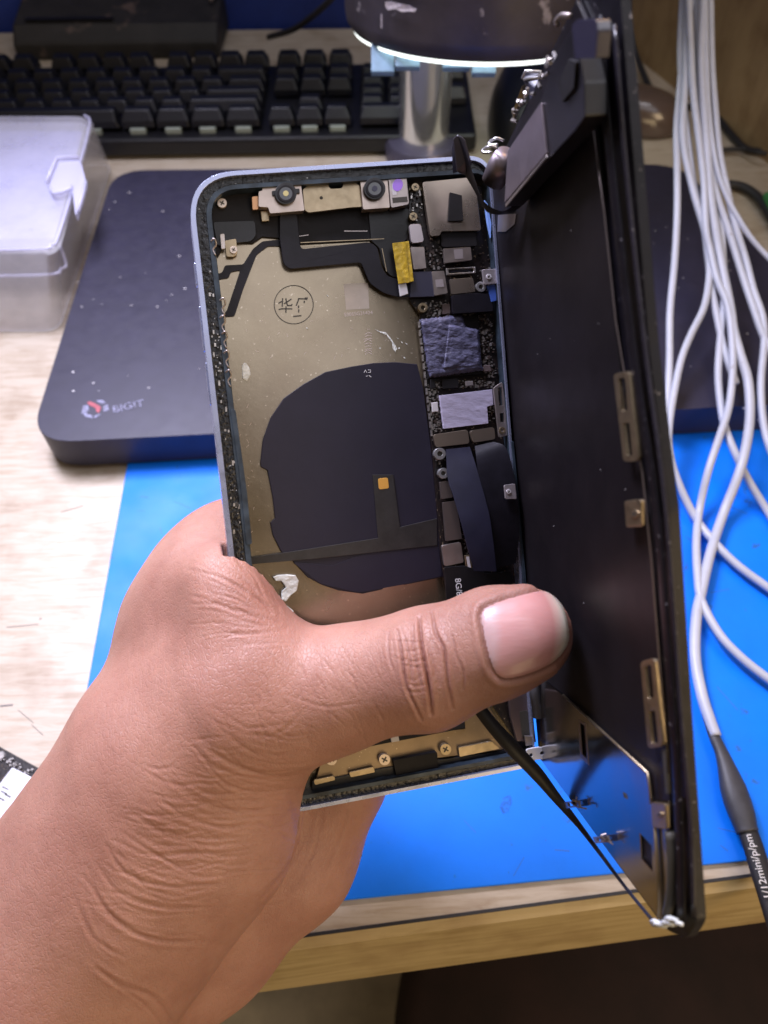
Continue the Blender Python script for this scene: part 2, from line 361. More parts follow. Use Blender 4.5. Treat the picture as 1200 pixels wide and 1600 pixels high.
rows.append((0, [(0, 1.25), (1.25, 1.25), (2.5, 1.25), (3.75, 6.25), (10, 1.25), (11.25, 1.25), (12.5, 1.25), (13.75, 1.25), (15.25, 1), (16.25, 1), (17.25, 1), (18.5, 2), (20.5, 1)]))
rows.append((1, [(0, 2.25)]+[(2.25+i, 1) for i in range(10)]+[(12.25, 2.75), (16.25, 1), (18.5, 1), (19.5, 1), (20.5, 1)]))
rows.append((2, [(0, 1.75)]+[(1.75+i, 1) for i in range(11)]+[(12.75, 2.25), (18.5, 1), (19.5, 1), (20.5, 1), (21.5, 1)]))
rows.append((3, [(0, 1.5)]+[(1.5+i, 1) for i in range(12)]+[(13.5, 1.5), (15.25, 1), (16.25, 1), (17.25, 1), (18.5, 1), (19.5, 1), (20.5, 1)]))
rows.append((4, [(i, 1) for i in range(13)]+[(13, 2), (15.25, 1), (16.25, 1), (17.25, 1), (18.5, 1), (19.5, 1), (20.5, 1), (21.5, 1)]))
rows.append((5.25, [(0, 1)]+[(2+i, 1) for i in range(4)]+[(6.5+i, 1) for i in range(4)]+[(11+i, 1) for i in range(4)]+[(15.25, 1), (16.25, 1), (17.25, 1)]))
caps = {}; km = Matrix(((KX.x, KY.x, 0, 0), (KX.y, KY.y, 0, 0), (0, 0, 1, 0), (0, 0, 0, 1)))
left = bmesh.new()
for rv, ks in rows:
    for u, wu in ks:
        if wu not in caps: caps[wu] = keycap_mesh(wu)
        h = .0215+.0012*abs(rv-2)*.6+(.002 if rv > 4 else 0)
        p = K(u+wu/2, .0125+rv*U+U/2, h); m4 = Matrix.Translation(p) @ km @ Matrix.Rotation(math.radians((rv-2)*2.2), 4, 'X')
        if u+wu < 4.3 and u < 3.2:
            me = caps[wu].copy(); me.transform(m4); left.from_mesh(me)
        else:
            o = bpy.data.objects.new('key', caps[wu]); COL.objects.link(o); o.matrix_world = m4; o.parent = kb
o = build('key_cluster', left, M_key, kb); o['kind'] = 'stuff'
for u in (9.0, 10.6, 11.87, 13.1, 14.375, 15.75, 16.75, 17.75):
    bm = bmesh.new(); p = K(u, .0128, .0205); box(bm, p, .0105, .004, .0045, KX, KY); build('switch', bm, M_switch, kb, bevel=.4)

# black device behind the keyboard
dv = thing('adapter_box', None, 'dusty black flat box with clutter on top behind the keyboard', 'box')
da, db = D(28, 96), D(345, 92); dx = (db-da).normalized(); dy = Vector((-dx.y, dx.x, 0)); dl = (db-da).length
bm = bmesh.new(); v = []
pr = [(0, .0), (.0, .012), (.012, .022), (.075, .034), (.085, .028), (.085, 0)]
L = [[bm.verts.new(da+dx*s+dy*a+z*b) for a, b in pr] for s in (0, dl)]
for i in range(len(pr)): bm.faces.new((L[0][i-1], L[0][i], L[1][i], L[1][i-1]))
bm.faces.new(L[0]); bm.faces.new(L[1]); build('shell', bm, mat('dusty_black', (.02, .018, .018), .6, var=.4, vs=40, dust=.6, dustcol=(.1, .07, .06), ds=60), dv, bevel=3)
bm = bmesh.new(); box(bm, da+dx*dl*.28+dy*.016+z*.024, .07, .004, .002, dx, dy); build('slot', bm, M_black, dv)
o_ = thing('cable_clip', None, 'small pale clip lying on the right end of the dusty black box', 'clip')
bm = bmesh.new(); tube(bm, smooth_open([da+dx*dl*.93+dy*.06+z*.036, da+dx*dl*.97+dy*.065+z*.045, da+dx*dl*.985+dy*.045+z*.035, da+dx*dl*.96+dy*.03+z*.031]), .0016); build('wire', bm, mat('dull_pink', (.22, .18, .18), .5), o_, smooth=True)

# ------------------------------------------------------------------ cables on the desk
def cable(name, pts, r, m, label, cat='cable', group=None, flat=1.0):
    bm = bmesh.new(); tube(bm, smooth_open(pts, 6), r, 12, flat); o = build(name, bm, m, smooth=True); return tag(o, label, cat, group)
cable('power_cable', [D(960, -20, .05), D(975, 20, .03), D(992, 80, .012), D(1012, 130, .004), D(1030, 157, .003), D(1060, 167, .003), D(1105, 168, .003), D(1140, 207, .003), D(1165, 232, .003), D(1195, 238, .003)], .0022, M_rubber, 'black cable curling beside the smoky mouse towards the side board')
cable('data_cable', [D(1120, 235, .003), D(1160, 233, .005), D(1185, 238, .009), D(1198, 240, .009)], .0016, M_rubber, 'short black cable lying behind the white cables at the side board')
cable('audio_cable', [D(1138, 288, .004), D(1160, 292, .004), D(1182, 306, .004), D(1200, 330, .004), D(1230, 380, .004)], .0028, M_rubber, 'grey black cable running off the right edge past the green plug')
cable('monitor_cable', [D(525, -10, .09), D(500, 15, .075), D(460, 45, .05), D(420, 58, .03)], .002, M_rubber, 'black cable hanging in front of the blue partition')
cable('keyboard_cable', [K(14.2, .150, .012), K(15.2, .158, .006), K(15.9, .15, .01), K(17, .15, .006)], .002, M_rubber, 'black cable leaving the back of the keyboard')
cable('loop_cable', [D(693, 210, .004), D(705, 170, .012), D(697, 158, .014), D(716, 157, .012), D(722, 165, .01), D(706, 205, .006), D(700, 235, .003)], .0022, M_rubber, 'bent black cable looped behind the chrome pole')
pg = thing('plug', None, 'green plug at the right edge of the desk behind the cables', 'plug')
bm = bmesh.new(); c = D(1212, 322, .006); box(bm, c, .012, .02, .009); build('plug_body', bm, M_green, pg, bevel=2)
bm = bmesh.new(); c = D(1212, 306, .006); box(bm, c, .008, .010, .007); build('plug_tip', bm, M_black, pg, bevel=2)

# ------------------------------------------------------------------ mice
def mouse(name, label, c, ang, L_, W_, H_, m):
    t = thing(name, None, label, 'mouse'); bm = bmesh.new(); n = 28; rings = []
    for i in range(13):
        f = i/12; hh = H_*math.sin(f*math.pi/2); s = math.cos(f*math.pi/2)**.62 if i < 12 else .02
        rings.append([bm.verts.new(Vector((W_/2*s*math.cos(q)*(1-.12*math.cos(2*q)), L_/2*s*math.sin(q)-.08*L_*f, hh+.001))) for q in [2*math.pi*k/n for k in range(n)]])
    for i in range(12):
        for k in range(n): bm.faces.new((rings[i][k-1], rings[i][k], rings[i+1][k], rings[i+1][k-1]))
    bm.faces.new(rings[0]); bm.faces.new(rings[-1])
    M4 = Matrix.Translation(c) @ Matrix.Rotation(ang, 4, 'Z'); bm.transform(M4)
    build('shell', bm, m, t, smooth=True)
    bm = bmesh.new(); tube(bm, [M4 @ Vector((-.003, L_*.25, H_*.72)), M4 @ Vector((.003, L_*.25, H_*.72))], .009, 20); build('wheel', bm, M_black, t, smooth=True)
    return t
mouse('mouse', 'black computer mouse behind the phone next to the chrome pole', D(835, 205), math.radians(-4), .125, .076, .044, M_black)
mouse('mouse', 'smoky brown computer mouse behind the upper right of the display panel', D(952, 190), math.radians(72), .10, .050, .024, M_smoke)

# ------------------------------------------------------------------ microscope ring lamp with pole
ml = thing('ring_lamp', None, 'dark round bench lamp head with glowing lower rim on a chrome pole', 'lamp')
C0 = P(757, 38, 400); R0 = .0735
AX = Vector((0, math.sin(math.radians(8)), math.cos(math.radians(8))))
bm = bmesh.new(); lathe(bm, C0+AX*.0012, AX, [(R0*.90, 0), (R0*.955, .0), (R0*.99, .0035), (R0, .008), (R0, .03), (R0+.0005, .07), (R0-.004, .078), (.03, .085)], 96); build('head', bm, M_lamp, ml, auto=35)
bm = bmesh.new(); lathe(bm, C0-AX*.0012, AX, [(R0*.55, 0), (R0*.92, 0), (R0*.945, .0008), (R0*.945, .0024), (R0*.55, .0025)], 96); build('light_ring', bm, M_glow, ml, auto=40)
bm = bmesh.new()
q = circ(615, 18, 17, 14, 7, .25)
# paint scuff on the head: follow the cylinder surface
def on_cyl(px, py):
    r = ROT @ Vector(((px-600)/F, (800-py)/F, -1)); o = CAM-C0; a = r.x**2+r.y**2; b = 2*(o.x*r.x+o.y*r.y); c = o.x**2+o.y**2-(R0+.0006)**2
    t = (-b-math.sqrt(max(0, b*b-4*a*c)))/(2*a); return CAM+r*t
for poly in ([(602, 3), (610, 2), (628, 6), (640, 8), (651, 14), (648, 19), (638, 18), (628, 19), (618, 14), (606, 16), (602, 10)], [(595, 22), (597, 22), (597, 44), (595, 44)]):
    vs = [bm.verts.new(on_cyl(*p)) for p in poly]; f = bm.faces.new(vs)
build('paint_scuff', bm, mat('scuff', (.5, .45, .45), .7, var=.3, vs=500), ml)
pb = D(661, 243); bm = bmesh.new(); lathe(bm, pb+z*.012, (0, 0, 1), [(.0168, 0), (.0168, .17)], 64); build('pole', bm, M_chrome, ml, auto=40)
bm = bmesh.new(); lathe(bm, pb+z*.0005, (0, 0, 1), [(.026, 0), (.0262, .008), (.024, .0115), (.018, .012)], 64); build('pole_collar', bm, mat('collar', (.12, .11, .16), .35, .5), ml, auto=40)
bm = bmesh.new(); tube(bm, [pb+z*.165, (C0.x-.0, C0.y+.05, C0.z+.06)], .010, 16); build('arm', bm, M_lamp, ml, smooth=True)
for k, (x0, y0, x1, y1, dpt) in enumerate([(580, 66, 616, 112, 372), (618, 84, 656, 104, 366), (692, 90, 735, 105, 362), (738, 98, 775, 114, 358)]):
    bm = bmesh.new(); vv = [P(x0, y0, dpt), P(x1, y0+4, dpt), P(x1, y1, dpt), P(x0, y1, dpt)]
    prism(bm, vv, ROT @ Vector((0, 0, -.004))); build('clip', bm, M_clip, ml, bevel=.4)
bm = bmesh.new(); lathe(bm, pb+z*.098, (0, 0, 1), [(.0185, 0), (.0215, .004), (.0215, .012), (.0185, .014)], 48); build('pole_clamp', bm, M_clip, ml, auto=40)

# ------------------------------------------------------------------ clear plastic box
bx = thing('plastic_box', None, 'translucent clear plastic storage box with latch at the left edge', 'box')
hb = .046
top = [D(-190, 178, hb), D(146, 178, hb), D(88, 392, hb), D(-330, 392, hb)]
bot = [D(-180, 285, .001), D(176, 255, .001), D(93, 518, .001), D(-300, 518, .001)]
def shell(bm, tp, bt, th, n=6):
    T = rnd([tuple(v)[:2] for v in tp], .010, n); B = rnd([tuple(v)[:2] for v in bt], .010, n)
    zt_, zb_ = tp[0].z, bt[0].z; ct = Vector((sum(p[0] for p in T)/len(T), sum(p[1] for p in T)/len(T)))
    def inset(L, d): return [tuple(Vector(p)+(ct-Vector(p)).normalized()*d*1.2) for p in L]
    ot = [bm.verts.new((x, y, zt_-.003)) for x, y in T]; ot2 = [bm.verts.new((x, y, zt_)) for x, y in inset(T, .003)]
    ob = [bm.verts.new((x, y, zb_)) for x, y in B]; ib = [bm.verts.new((x, y, zb_)) for x, y in inset(B, th)]
    it = [bm.verts.new((x, y, zt_-th-.002)) for x, y in inset(T, th+.002)]
    m = len(T)
    for i in range(m):
        for a, b in ((ot, ot2), (ob, ot), (ib, ob), (it, ib)): bm.faces.new((a[i-1], a[i], b[i], b[i-1]))
    bm.faces.new(ot2); bm.faces.new(it)
bm = bmesh.new(); shell(bm, top, bot, .0014); build('shell', bm, M_plastic, bx, auto=35)
bm = bmesh.new(); prism(bm, [D(-185, 205, hb-.012), D(128, 205, hb-.012), D(84, 372, hb-.012), D(-320, 372, hb-.012)], Vector((0, 0, -.0012))); build('inner_tray', bm, M_frost, bx)
def strut(pts, r=.0008, m=None, nm='rib'):
    bm = bmesh.new(); tube(bm, [Vector(p) for p in pts], r, 8); return build(nm, bm, m or M_rimpl, bx, smooth=True)
M_rimpl = mat('plastic_edge', (.70, .70, .92), .2, alpha=.6)
strut(smooth_open([D(-200, 392, hb-.001), D(50, 390, hb-.001), D(78, 382, hb-.001), D(90, 372, hb-.001), D(118, 280, hb-.001), D(140, 195, hb-.001), D(132, 180, hb-.001)]))
strut(smooth_open([D(-200, 432, hb-.014), D(60, 430, hb-.014), D(95, 420, hb-.014), D(103, 412, hb-.014), D(92, 380, hb-.004)]))
lt = [(85, 246), (124, 243), (134, 284), (118, 338), (112, 292), (95, 302), (78, 300), (73, 284)]
bm = bmesh.new(); prism(bm, [D(x, y, hb+.0015) for x, y in rnd(lt, 4, 3)], Vector((0, 0, -.0035))); build('latch', bm, M_rimpl, bx, bevel=.5)
strut([D(73, 284, hb+.003), D(88, 247, hb+.003), D(123, 245, hb+.003)], .001); strut([D(134, 284, hb+.003), D(122, 330, hb+.001)], .001); strut([D(76, 290, hb+.003), D(84, 303, hb+.003), D(108, 296, hb+.003), D(112, 290, hb+.003)], .0008)

# ------------------------------------------------------------------ white cables
def zc(y):
    ks = [(-40, .125), (0, .118), (200, .082), (400, .050), (560, .032), (640, .0235), (720, .018), (790, .0050), (1700, .0045)]
    for (a, b), (c, d) in zip(ks, ks[1:]):
        if y <= c: return b+(d-b)*(y-a)/(c-a)
    return .0045
GC = 'white cables hanging down to the blue mat'
WC = {
 'white cable furthest left in the bundle, running straight down beside the display panel': [(1082, -40), (1080, 0), (1068, 71), (1062, 142), (1057, 202), (1058, 261), (1058, 332), (1054, 410), (1047, 485), (1046, 560), (1044, 610), (1040, 660), (1039, 735), (1036, 800), (1030, 860)],
 'white cable swinging left then crossing the mat to the right, second from the left': [(1070, -40), (1072, 0), (1071, 119), (1067, 214), (1083, 297), (1100, 356), (1107, 397), (1108, 435), (1100, 480), (1080, 522), (1065, 560), (1054, 610), (1046, 660), (1045, 700), (1057, 747), (1083, 803), (1110, 840), (1150, 881), (1200, 918), (1240, 945)],
 'white cable that crosses at the pad edge and sweeps down right over the mat': [(1074, -40), (1076, 0), (1079, 71), (1083, 142), (1093, 225), (1100, 285), (1103, 356), (1110, 392), (1120, 435), (1135, 472), (1142, 510), (1145, 572), (1139, 635), (1125, 680), (1107, 735), (1093, 796), (1088, 847), (1090, 898), (1096, 938), (1123, 989), (1157, 1026), (1200, 1060), (1240, 1085)],
 'white cable bowing left over the pad then leaving the right edge above the others': [(1087, -40), (1088, 0), (1090, 47), (1093, 142), (1102, 214), (1114, 285), (1126, 350), (1130, 410), (1132, 460), (1126, 522), (1122, 585), (1127, 640), (1135, 675), (1152, 715), (1172, 755), (1200, 800), (1230, 850)],
 'white cable furthest right in the bundle, curving past the right edge by the pad': [(1108, -40), (1110, 0), (1112, 95), (1117, 166), (1124, 237), (1136, 297), (1150, 356), (1165, 405), (1177, 452), (1192, 497), (1194, 535), (1189, 597), (1192, 655), (1203, 700), (1225, 750)],
 'thin white cable branching to the right edge near the top of the pad': [(1100, -40), (1102, 0), (1104, 100), (1108, 180), (1120, 262), (1137, 310), (1150, 335), (1172, 370), (1200, 402), (1240, 440)],
 'short white cable at the back left of the bundle': [(1064, -40), (1066, 0), (1063, 80), (1067, 150), (1076, 230), (1084, 290), (1098, 340), (1106, 400), (1112, 450), (1130, 540), (1150, 600)],
 'white cable passing behind the crossing cables to the right edge over the pad': [(1093, -40), (1094, 0), (1097, 100), (1103, 200), (1116, 290), (1140, 365), (1160, 430), (1175, 475), (1195, 530), (1230, 590)],
}
for i, (lab, pts) in enumerate(WC.items()):
    r = .0017 if i != 5 else .0013
    cable('white_cable', [D(x, y, zc(y)+.0012*(i % 3)) for x, y in pts], r, M_white, lab, 'cable', GC)
bm = bmesh.new()
for i in range(40):
    x = random.uniform(220, 1180); y = random.uniform(760, 1380); c = D(x, y, .00185); a = random.uniform(0, 3.1); l = random.uniform(.001, .006); w_ = random.uniform(.0001, .0003); t_ = Vector((math.cos(a), math.sin(a), 0)); n_ = Vector((-t_.y, t_.x, 0))
    prism(bm, [c-t_*l-n_*w_, c+t_*l-n_*w_*.2, c+t_*l+n_*w_, c-t_*l+n_*w_*.4], Vector((0, 0, -.0001)))
for i in range(40):
    c = D(random.uniform(220, 1190), random.uniform(760, 1390), .0019); r = random.uniform(.0001, .0004); box(bm, c, r, r*1.5, .0001)
build('scuffs', bm, mat('mat_wear', (.02, .13, .55), .6), mt)['kind'] = 'stuff'
bm = bmesh.new(); prism(bm, [D(x, y, .0019) for x, y in [(785, 1247), (797, 1242), (801, 1252), (794, 1268), (786, 1272), (781, 1262)]], Vector((0, 0, -.0001))); build('burn_mark', bm, mat('burn_blue', (.0, .13, .62), .7, var=.5, vs=900), mt)
# labelled test lead: cable, heat shrink, printed sleeve
tl = thing('test_lead', None, 'white cable ending in black heat shrink and a printed black sleeve at lower right', 'cable', GC)
pts = [(1096, -40), (1099, 0), (1096, 100), (1106, 250), (1112, 320), (1125, 400), (1141, 480), (1146, 515), (1157, 555), (1169, 597), (1171, 660), (1158, 729), (1130, 803), (1110, 864), (1096, 925), (1088, 965), (1086, 1026), (1096, 1083), (1108, 1122), (1118, 1150)]
bm = bmesh.new(); tube(bm, smooth_open([D(x, y, zc(y)+.002) for x, y in pts]), .0021); build('wire', bm, M_white, tl, smooth=True)
hs = [(1105, 1115, 9), (1115, 1148, 9), (1126, 1172, 10), (1135, 1197, 14), (1145, 1229, 20), (1152, 1252, 21), (1159, 1272, 20), (1165, 1292, 17), (1168, 1300, 17)]
pw = smooth_open([D(x, y, .0065) for x, y, r in hs], 3); rr = []
for i in range(len(pw)):
    f = min(i/3, len(hs)-1.001); k = int(f); r = hs[k][2]*(1-f+k)+hs[k+1][2]*(f-k); rr.append(r*265/F*MM)
bm = bmesh.new(); tube(bm, pw, rr, 20, .72); build('heat_shrink', bm, M_shrink, tl, smooth=True)
sl = smooth_open([D(x, y, .0062) for x, y in ((1166, 1293), (1176, 1320), (1190, 1366), (1204, 1410), (1222, 1470), (1240, 1530))], 4)
bm = bmesh.new(); tube(bm, sl, 15.5*260/F*MM, 20, .6); sleeve = build('printed_sleeve', bm, M_rubber, tl, smooth=True)
a, b = D(1200, 1400, .0091), D(1175, 1322, .0091); upv = D(1190, 1404, .0091)-a
text('lettering', '1/12mini/p/pm', D(1206, 1405, .0089), b-a, D(1180, 1412, .0089)-D(1206, 1405, .0089), .0034, M_paint, sleeve)

# ------------------------------------------------------------------ loose circuit board at the left edge
cb = thing('circuit_board', None, 'loose small circuit board with white chip on the desk by the wrist', 'circuit board')
zb = .0016
bm = bmesh.new(); prism(bm, [D(x, y, zb) for x, y in [(-90, 1117), (71, 1206), (-20, 1325), (-190, 1225)]], -z*.0012); build('substrate', bm, M_pcb, cb)
bm = bmesh.new(); prism(bm, [D(x, y, zb+.0008) for x, y in [(19, 1199), (55, 1217), (4, 1288), (-34, 1268)]], -z*.0008); ch = build('chip', bm, mat('silver_chip', (.62, .62, .68), .45, .3), cb, bevel=.1)
bm = bmesh.new()
for i, (a, b) in enumerate([(2, 1235), (8, 1240), (4, 1228), (-2, 1245)]):
    prism(bm, [D(a, b, zb+.001), D(a+9, b+4.5, zb+.001), D(a+8, b+6, zb+.001), D(a-1, b+1.5, zb+.001)], -z*.00015)
build('chip_marking', bm, M_ink, ch)
bm = bmesh.new()
for i in range(90):
    if i < 40: t = random.random(); x = -20+88*t+random.uniform(-8, 0); y = 1157+49*t+random.uniform(4, 16)
    else:
        t = random.random(); x = 66-70*t+random.uniform(-4, 2); y = 1210+84*t+random.uniform(-4, 3)
    c = D(x, y, zb+.0004); s = random.uniform(.0003, .0011); box(bm, c, s, s*.7, .0006, Vector((.88, -.48, 0)), Vector((.48, .88, 0)))
o = build('components', bm, M_smd, cb); o['kind'] = 'stuff'
bm = bmesh.new(); lathe(bm, D(2, 1181, zb+.0002), (0, 0, 1), [(.0014, 0), (.0014, .0007), (.0006, .0007)], 20); build('mounting_ring', bm, M_smd, cb)

# ------------------------------------------------------------------ the phone
ph = thing('smartphone', None, 'opened smartphone with display folded up, its insides exposed, held in the hand', 'phone')
tl_, tr_, br_, bl_ = (290, 272), (752, 241), (836, 1197), (404, 1281)
def ringpx(ins, r):
    # outline inset in pixels, rounded
    k = min(ins, 9)*.35+max(0, ins-9)*.06
    q = [(tl_[0]+ins, tl_[1]+ins*.72), (tr_[0]-k+14, tr_[1]+ins*.78), (br_[0]-k+2, br_[1]-ins*.62), (bl_[0]+ins*.9, bl_[1]-ins*.85)]
    return rnd(q, [r, r*.5, r*.22, r], 10)
def frame_ring(name, i0, i1, off, th, m, r0, r1, bevel=.1, parent=None):
    return slab(name, ringpx(i0, r0), off, th, m, parent or ph, holes=[ringpx(i1, r1)], bevel=bevel)
hf = frame_ring('housing_frame', 0, 9, 0, 7.4, M_rim, 78, 70, .35)
frame_ring('adhesive_rim', 9.2, 27, -1.0, 6.0, M_adh, 70, 54, .2)
frame_ring('inner_lip', 27.2, 36, -.6, 5.6, M_lip, 54, 46, .3)
slab('back_glass', ringpx(9.4, 70), -7.0, .7, M_black, ph, bevel=0)
slab('back_plate', ringpx(36.4, 46), -4.6, 1.2, M_plate, ph, bevel=0)
# side buttons
for y0, y1 in ((410, 446), (478, 548), (566, 632)):
    x0 = 290+(y0-272)*.113; x1 = 290+(y1-272)*.113
    slab('side_button', [(x0-3.2, y0), (x0+1, y0), (x1+1, y1), (x1-3.2, y1)], -2.4, 2.4, M_rim, ph, bevel=.3)
# black cavity regions and flexes on the plate
slab('speaker_cavity', [(330, 300), (640, 283), (634, 365), (600, 374), (470, 381), (436, 372), (410, 370), (395, 380), (372, 380), (352, 382), (340, 402), (332, 380)], -3.9, .6, M_blackm, ph)
slab('speaker_grille', rnd([(333, 347), (398, 345), (400, 368), (392, 377), (360, 380), (340, 384)], 5), -3.4, .5, M_black, ph)
slab('connector_cover', rnd([(576, 332), (640, 326), (637, 372), (626, 384), (625, 436), (609, 430), (599, 415), (593, 387), (580, 376)], 5), -3.5, .8, M_black, ph)
fx = [(437, 333), (464, 333), (470, 389), (578, 378), (590, 386), (596, 416), (605, 431), (623, 437), (650, 436), (650, 464), (620, 464), (599, 458), (578, 443), (569, 422), (564.5, 410), (452, 420.5), (443, 413), (437, 374)]
slab('camera_flex', rnd(fx, 6, 3), -2.9, .35, M_flex, ph)
fx2 = [(437, 374), (410, 377), (395, 389), (380, 413), (351.5, 414.5), (347, 426), (338, 428), (339.5, 437), (357.5, 434), (360.5, 425), (375.5, 422), (354.5, 485), (346, 495.5), (366.5, 494), (380, 452), (401, 398), (419, 384.5), (440, 384.5)]
slab('button_flex', rnd(fx2, 3, 2), -4.2, .25, M_flex, ph)
bm = bmesh.new()
for q in ([(478, 381), (474, 376), (500, 378)],):
    pass
bm.free()
M_modm = mat('module_metal', (.50, .42, .37), .34, .8, var=.08, vs=300, rvar=.06)
# camera bracket and front cameras
cbk = slab('camera_bracket', rnd([(473, 296), (480, 291), (512, 287), (516, 295), (534, 294), (538, 285), (553, 284), (562, 290), (566, 323), (548, 324), (482, 332), (476, 328)], 2, 2), -2.0, .8, M_gold, ph)
slab('screw_hole', circ(502, 309, 2.6, 12), -1.95, .1, M_ink, cbk, bevel=0)
lc = slab('camera_module', rnd([(410, 279.5), (468.5, 275), (476, 329), (422, 333.5), (419, 324), (404, 323), (404, 299), (410, 298)], 2, 2), -1.2, 2.2, M_modm, ph)
def lens(cx, cy, r, par, core):
    slab('lens_barrel', circ(cx, cy, r, 28), -.3, 1.2, M_black, par, bevel=.25)
    slab('lens_ring', circ(cx, cy, r*.8, 28), -.1, .4, M_blackm, par, holes=[circ(cx, cy, r*.6, 28)], bevel=.1)
    slab('lens_glass', circ(cx, cy, r*.6, 24), -.2, .2, M_lens, par, bevel=0)
    slab('lens_core', circ(cx, cy, r*.26, 16), -.12, .08, core, par, bevel=0)
lens(446.6, 302, 17, lc, M_amber); slab('lens_tab', [(425, 298), (468, 294), (468.6, 302), (425.6, 306)], -.8, .6, M_black, lc)
rc = slab('camera_module', rnd([(561.5, 272), (605, 270.5), (609.5, 324.5), (567.5, 327.5)], 2, 2), -1.2, 2.2, M_modm, ph); lens(585.5, 294.5, 17, rc, M_navy)
pj = slab('dot_projector', rnd([(606.5, 275), (635, 274), (639.5, 319), (611, 325)], 4, 3), -1.0, 2.2, M_shield, ph)
slab('projector_window', circ(621.5, 289, 8, 20, 10, .3), -.9, .2, M_violet, pj, bevel=0); slab('projector_slot', [(613, 309), (636, 307), (637, 315), (614, 317)], -.92, .2, M_ink, pj, bevel=0)
slab('projector_label', [(611, 279), (617, 278.5), (620, 304), (614, 305)], -.93, .1, M_pale, pj, bevel=0)
slab('copper_tab', rnd([(393.5, 307), (404, 306), (404, 327), (394.5, 328)], 2, 2), -2.2, .6, mat('copper', (.55, .3, .16), .35, .9), ph)
slab('ground_tab', [(407, 330), (420, 329), (421, 345), (409, 346)], -3.0, .6, M_gold, ph)
slab('corner_bracket', rnd([(351, 376), (369, 373), (371, 397), (364, 401), (354, 401)], 2, 2), -3.3, .5, M_gold, ph)
slab('spring_clip', rnd([(344, 366), (350.5, 365), (352, 388), (346, 389)], 1.5, 2), -2.6, .6, M_pale, ph)
def screw(cx, cy, r, off, m=None, par=None, pl=None):
    s = slab('screw', circ(cx, cy, r, 20), off, 1.0, m or M_gold, par or ph, pl=pl, bevel=.15)
    bm = bmesh.new(); p_ = pl or PH
    for a in (.5, .5+math.pi/2):
        c_, s_ = math.cos(a)*r*.55, math.sin(a)*r*.55; n_, t_ = -math.sin(a)*r*.13, math.cos(a)*r*.13
        prism(bm, [p_(cx+i, cy+j, off+.03) for i, j in ((c_+n_, s_+t_), (c_-n_, s_-t_), (-c_-n_, -s_-t_), (-c_+n_, -s_+t_))], -p_.nw*.05*MM)
    build('recess', bm, M_ink, s); return s
screw(347, 317, 7.5, -3.0, mat('pale_screw', (.62, .52, .44), .35, .7)); screw(365, 390, 6, -2.9, MATS['pale_screw'])
for x, y, r in ((649, 292, 6), (646, 338, 6.5)): screw(x, y, r, -2.0)
# left side wall clutter
bm = bmesh.new()
for i in range(60):
    y = random.uniform(420, 850); x = 290+(y-272)*.113+random.uniform(12, 34); c = PH(x, y, -.9); s = random.uniform(.12, .45)*MM
    X = (PH(x+1, y)-PH(x, y)).normalized(); Y = PH.nw.cross(X); box(bm, c, s, s*random.uniform(.5, 3), .5*MM, X, Y)
o = build('rim_debris', bm, M_smd, ph); o['kind'] = 'stuff'
for x, y in ((352, 505), (355, 530), (358, 560), (361, 590), (338, 385), (352, 478)):
    bm = bmesh.new(); A = smooth_open([PH(x-9, y-8, -.4), PH(x-3, y-12, .1), PH(x, y-3, -.2), PH(x-5, y+5, -.6), PH(x-1, y+14, -.3)], 4); tube(bm, A, .2*MM, 6); build('contact_spring', bm, M_shield, ph, smooth=True)
slab('wall_bracket', rnd([(360, 640), (368, 640), (386, 770), (394, 850), (385, 852), (374, 740)], 3, 2), -.3, .8, M_lip, ph)
# coil sheets
coil = slab('charging_coil', [(652, 569), (618, 565.6), (584, 567), (549.6, 572.5), (508.6, 581), (474.5, 600), (443.7, 622), (423, 652.7), (411, 687), (407, 724.5), (408, 729.6), (418, 735), (422, 755), (426.7, 779), (430, 810), (422.5, 816.7), (426.7, 837), (440, 863), (457.4, 876.5), (481, 902), (503, 914), (529, 922.6), (566.7, 927.8), (597.5, 921), (606, 910.7), (626.5, 909), (631.6, 914), (700, 900), (687, 847.5), (675, 711), (662, 608)], -3.9, .7, M_coil, ph, bevel=.2)
slab('coil_band', [(387, 871.4), (392.5, 881.6), (495, 873), (560, 866), (683, 852), (683, 810), (625, 823.6), (614.6, 741.6), (582, 741.6), (590.6, 840.6), (461, 861)], -3.6, .3, mat('band_film', (.022, .020, .020), .42, var=.3, vs=300, bump=.2, bs=500, bdist=.0003), coil, bevel=.08)
slab('coil_contact', rnd([(590.5, 748), (606, 746), (608, 763), (592, 765)], 3, 3), -3.55, .15, M_orange, coil, bevel=.05)
slab('coil_flap', rnd([(457, 878), (520, 884), (560, 868), (600, 856), (685, 852), (691, 900), (632, 913), (560, 926), (500, 912)], 6, 3), -3.75, .25, M_coil, coil, bevel=.1)
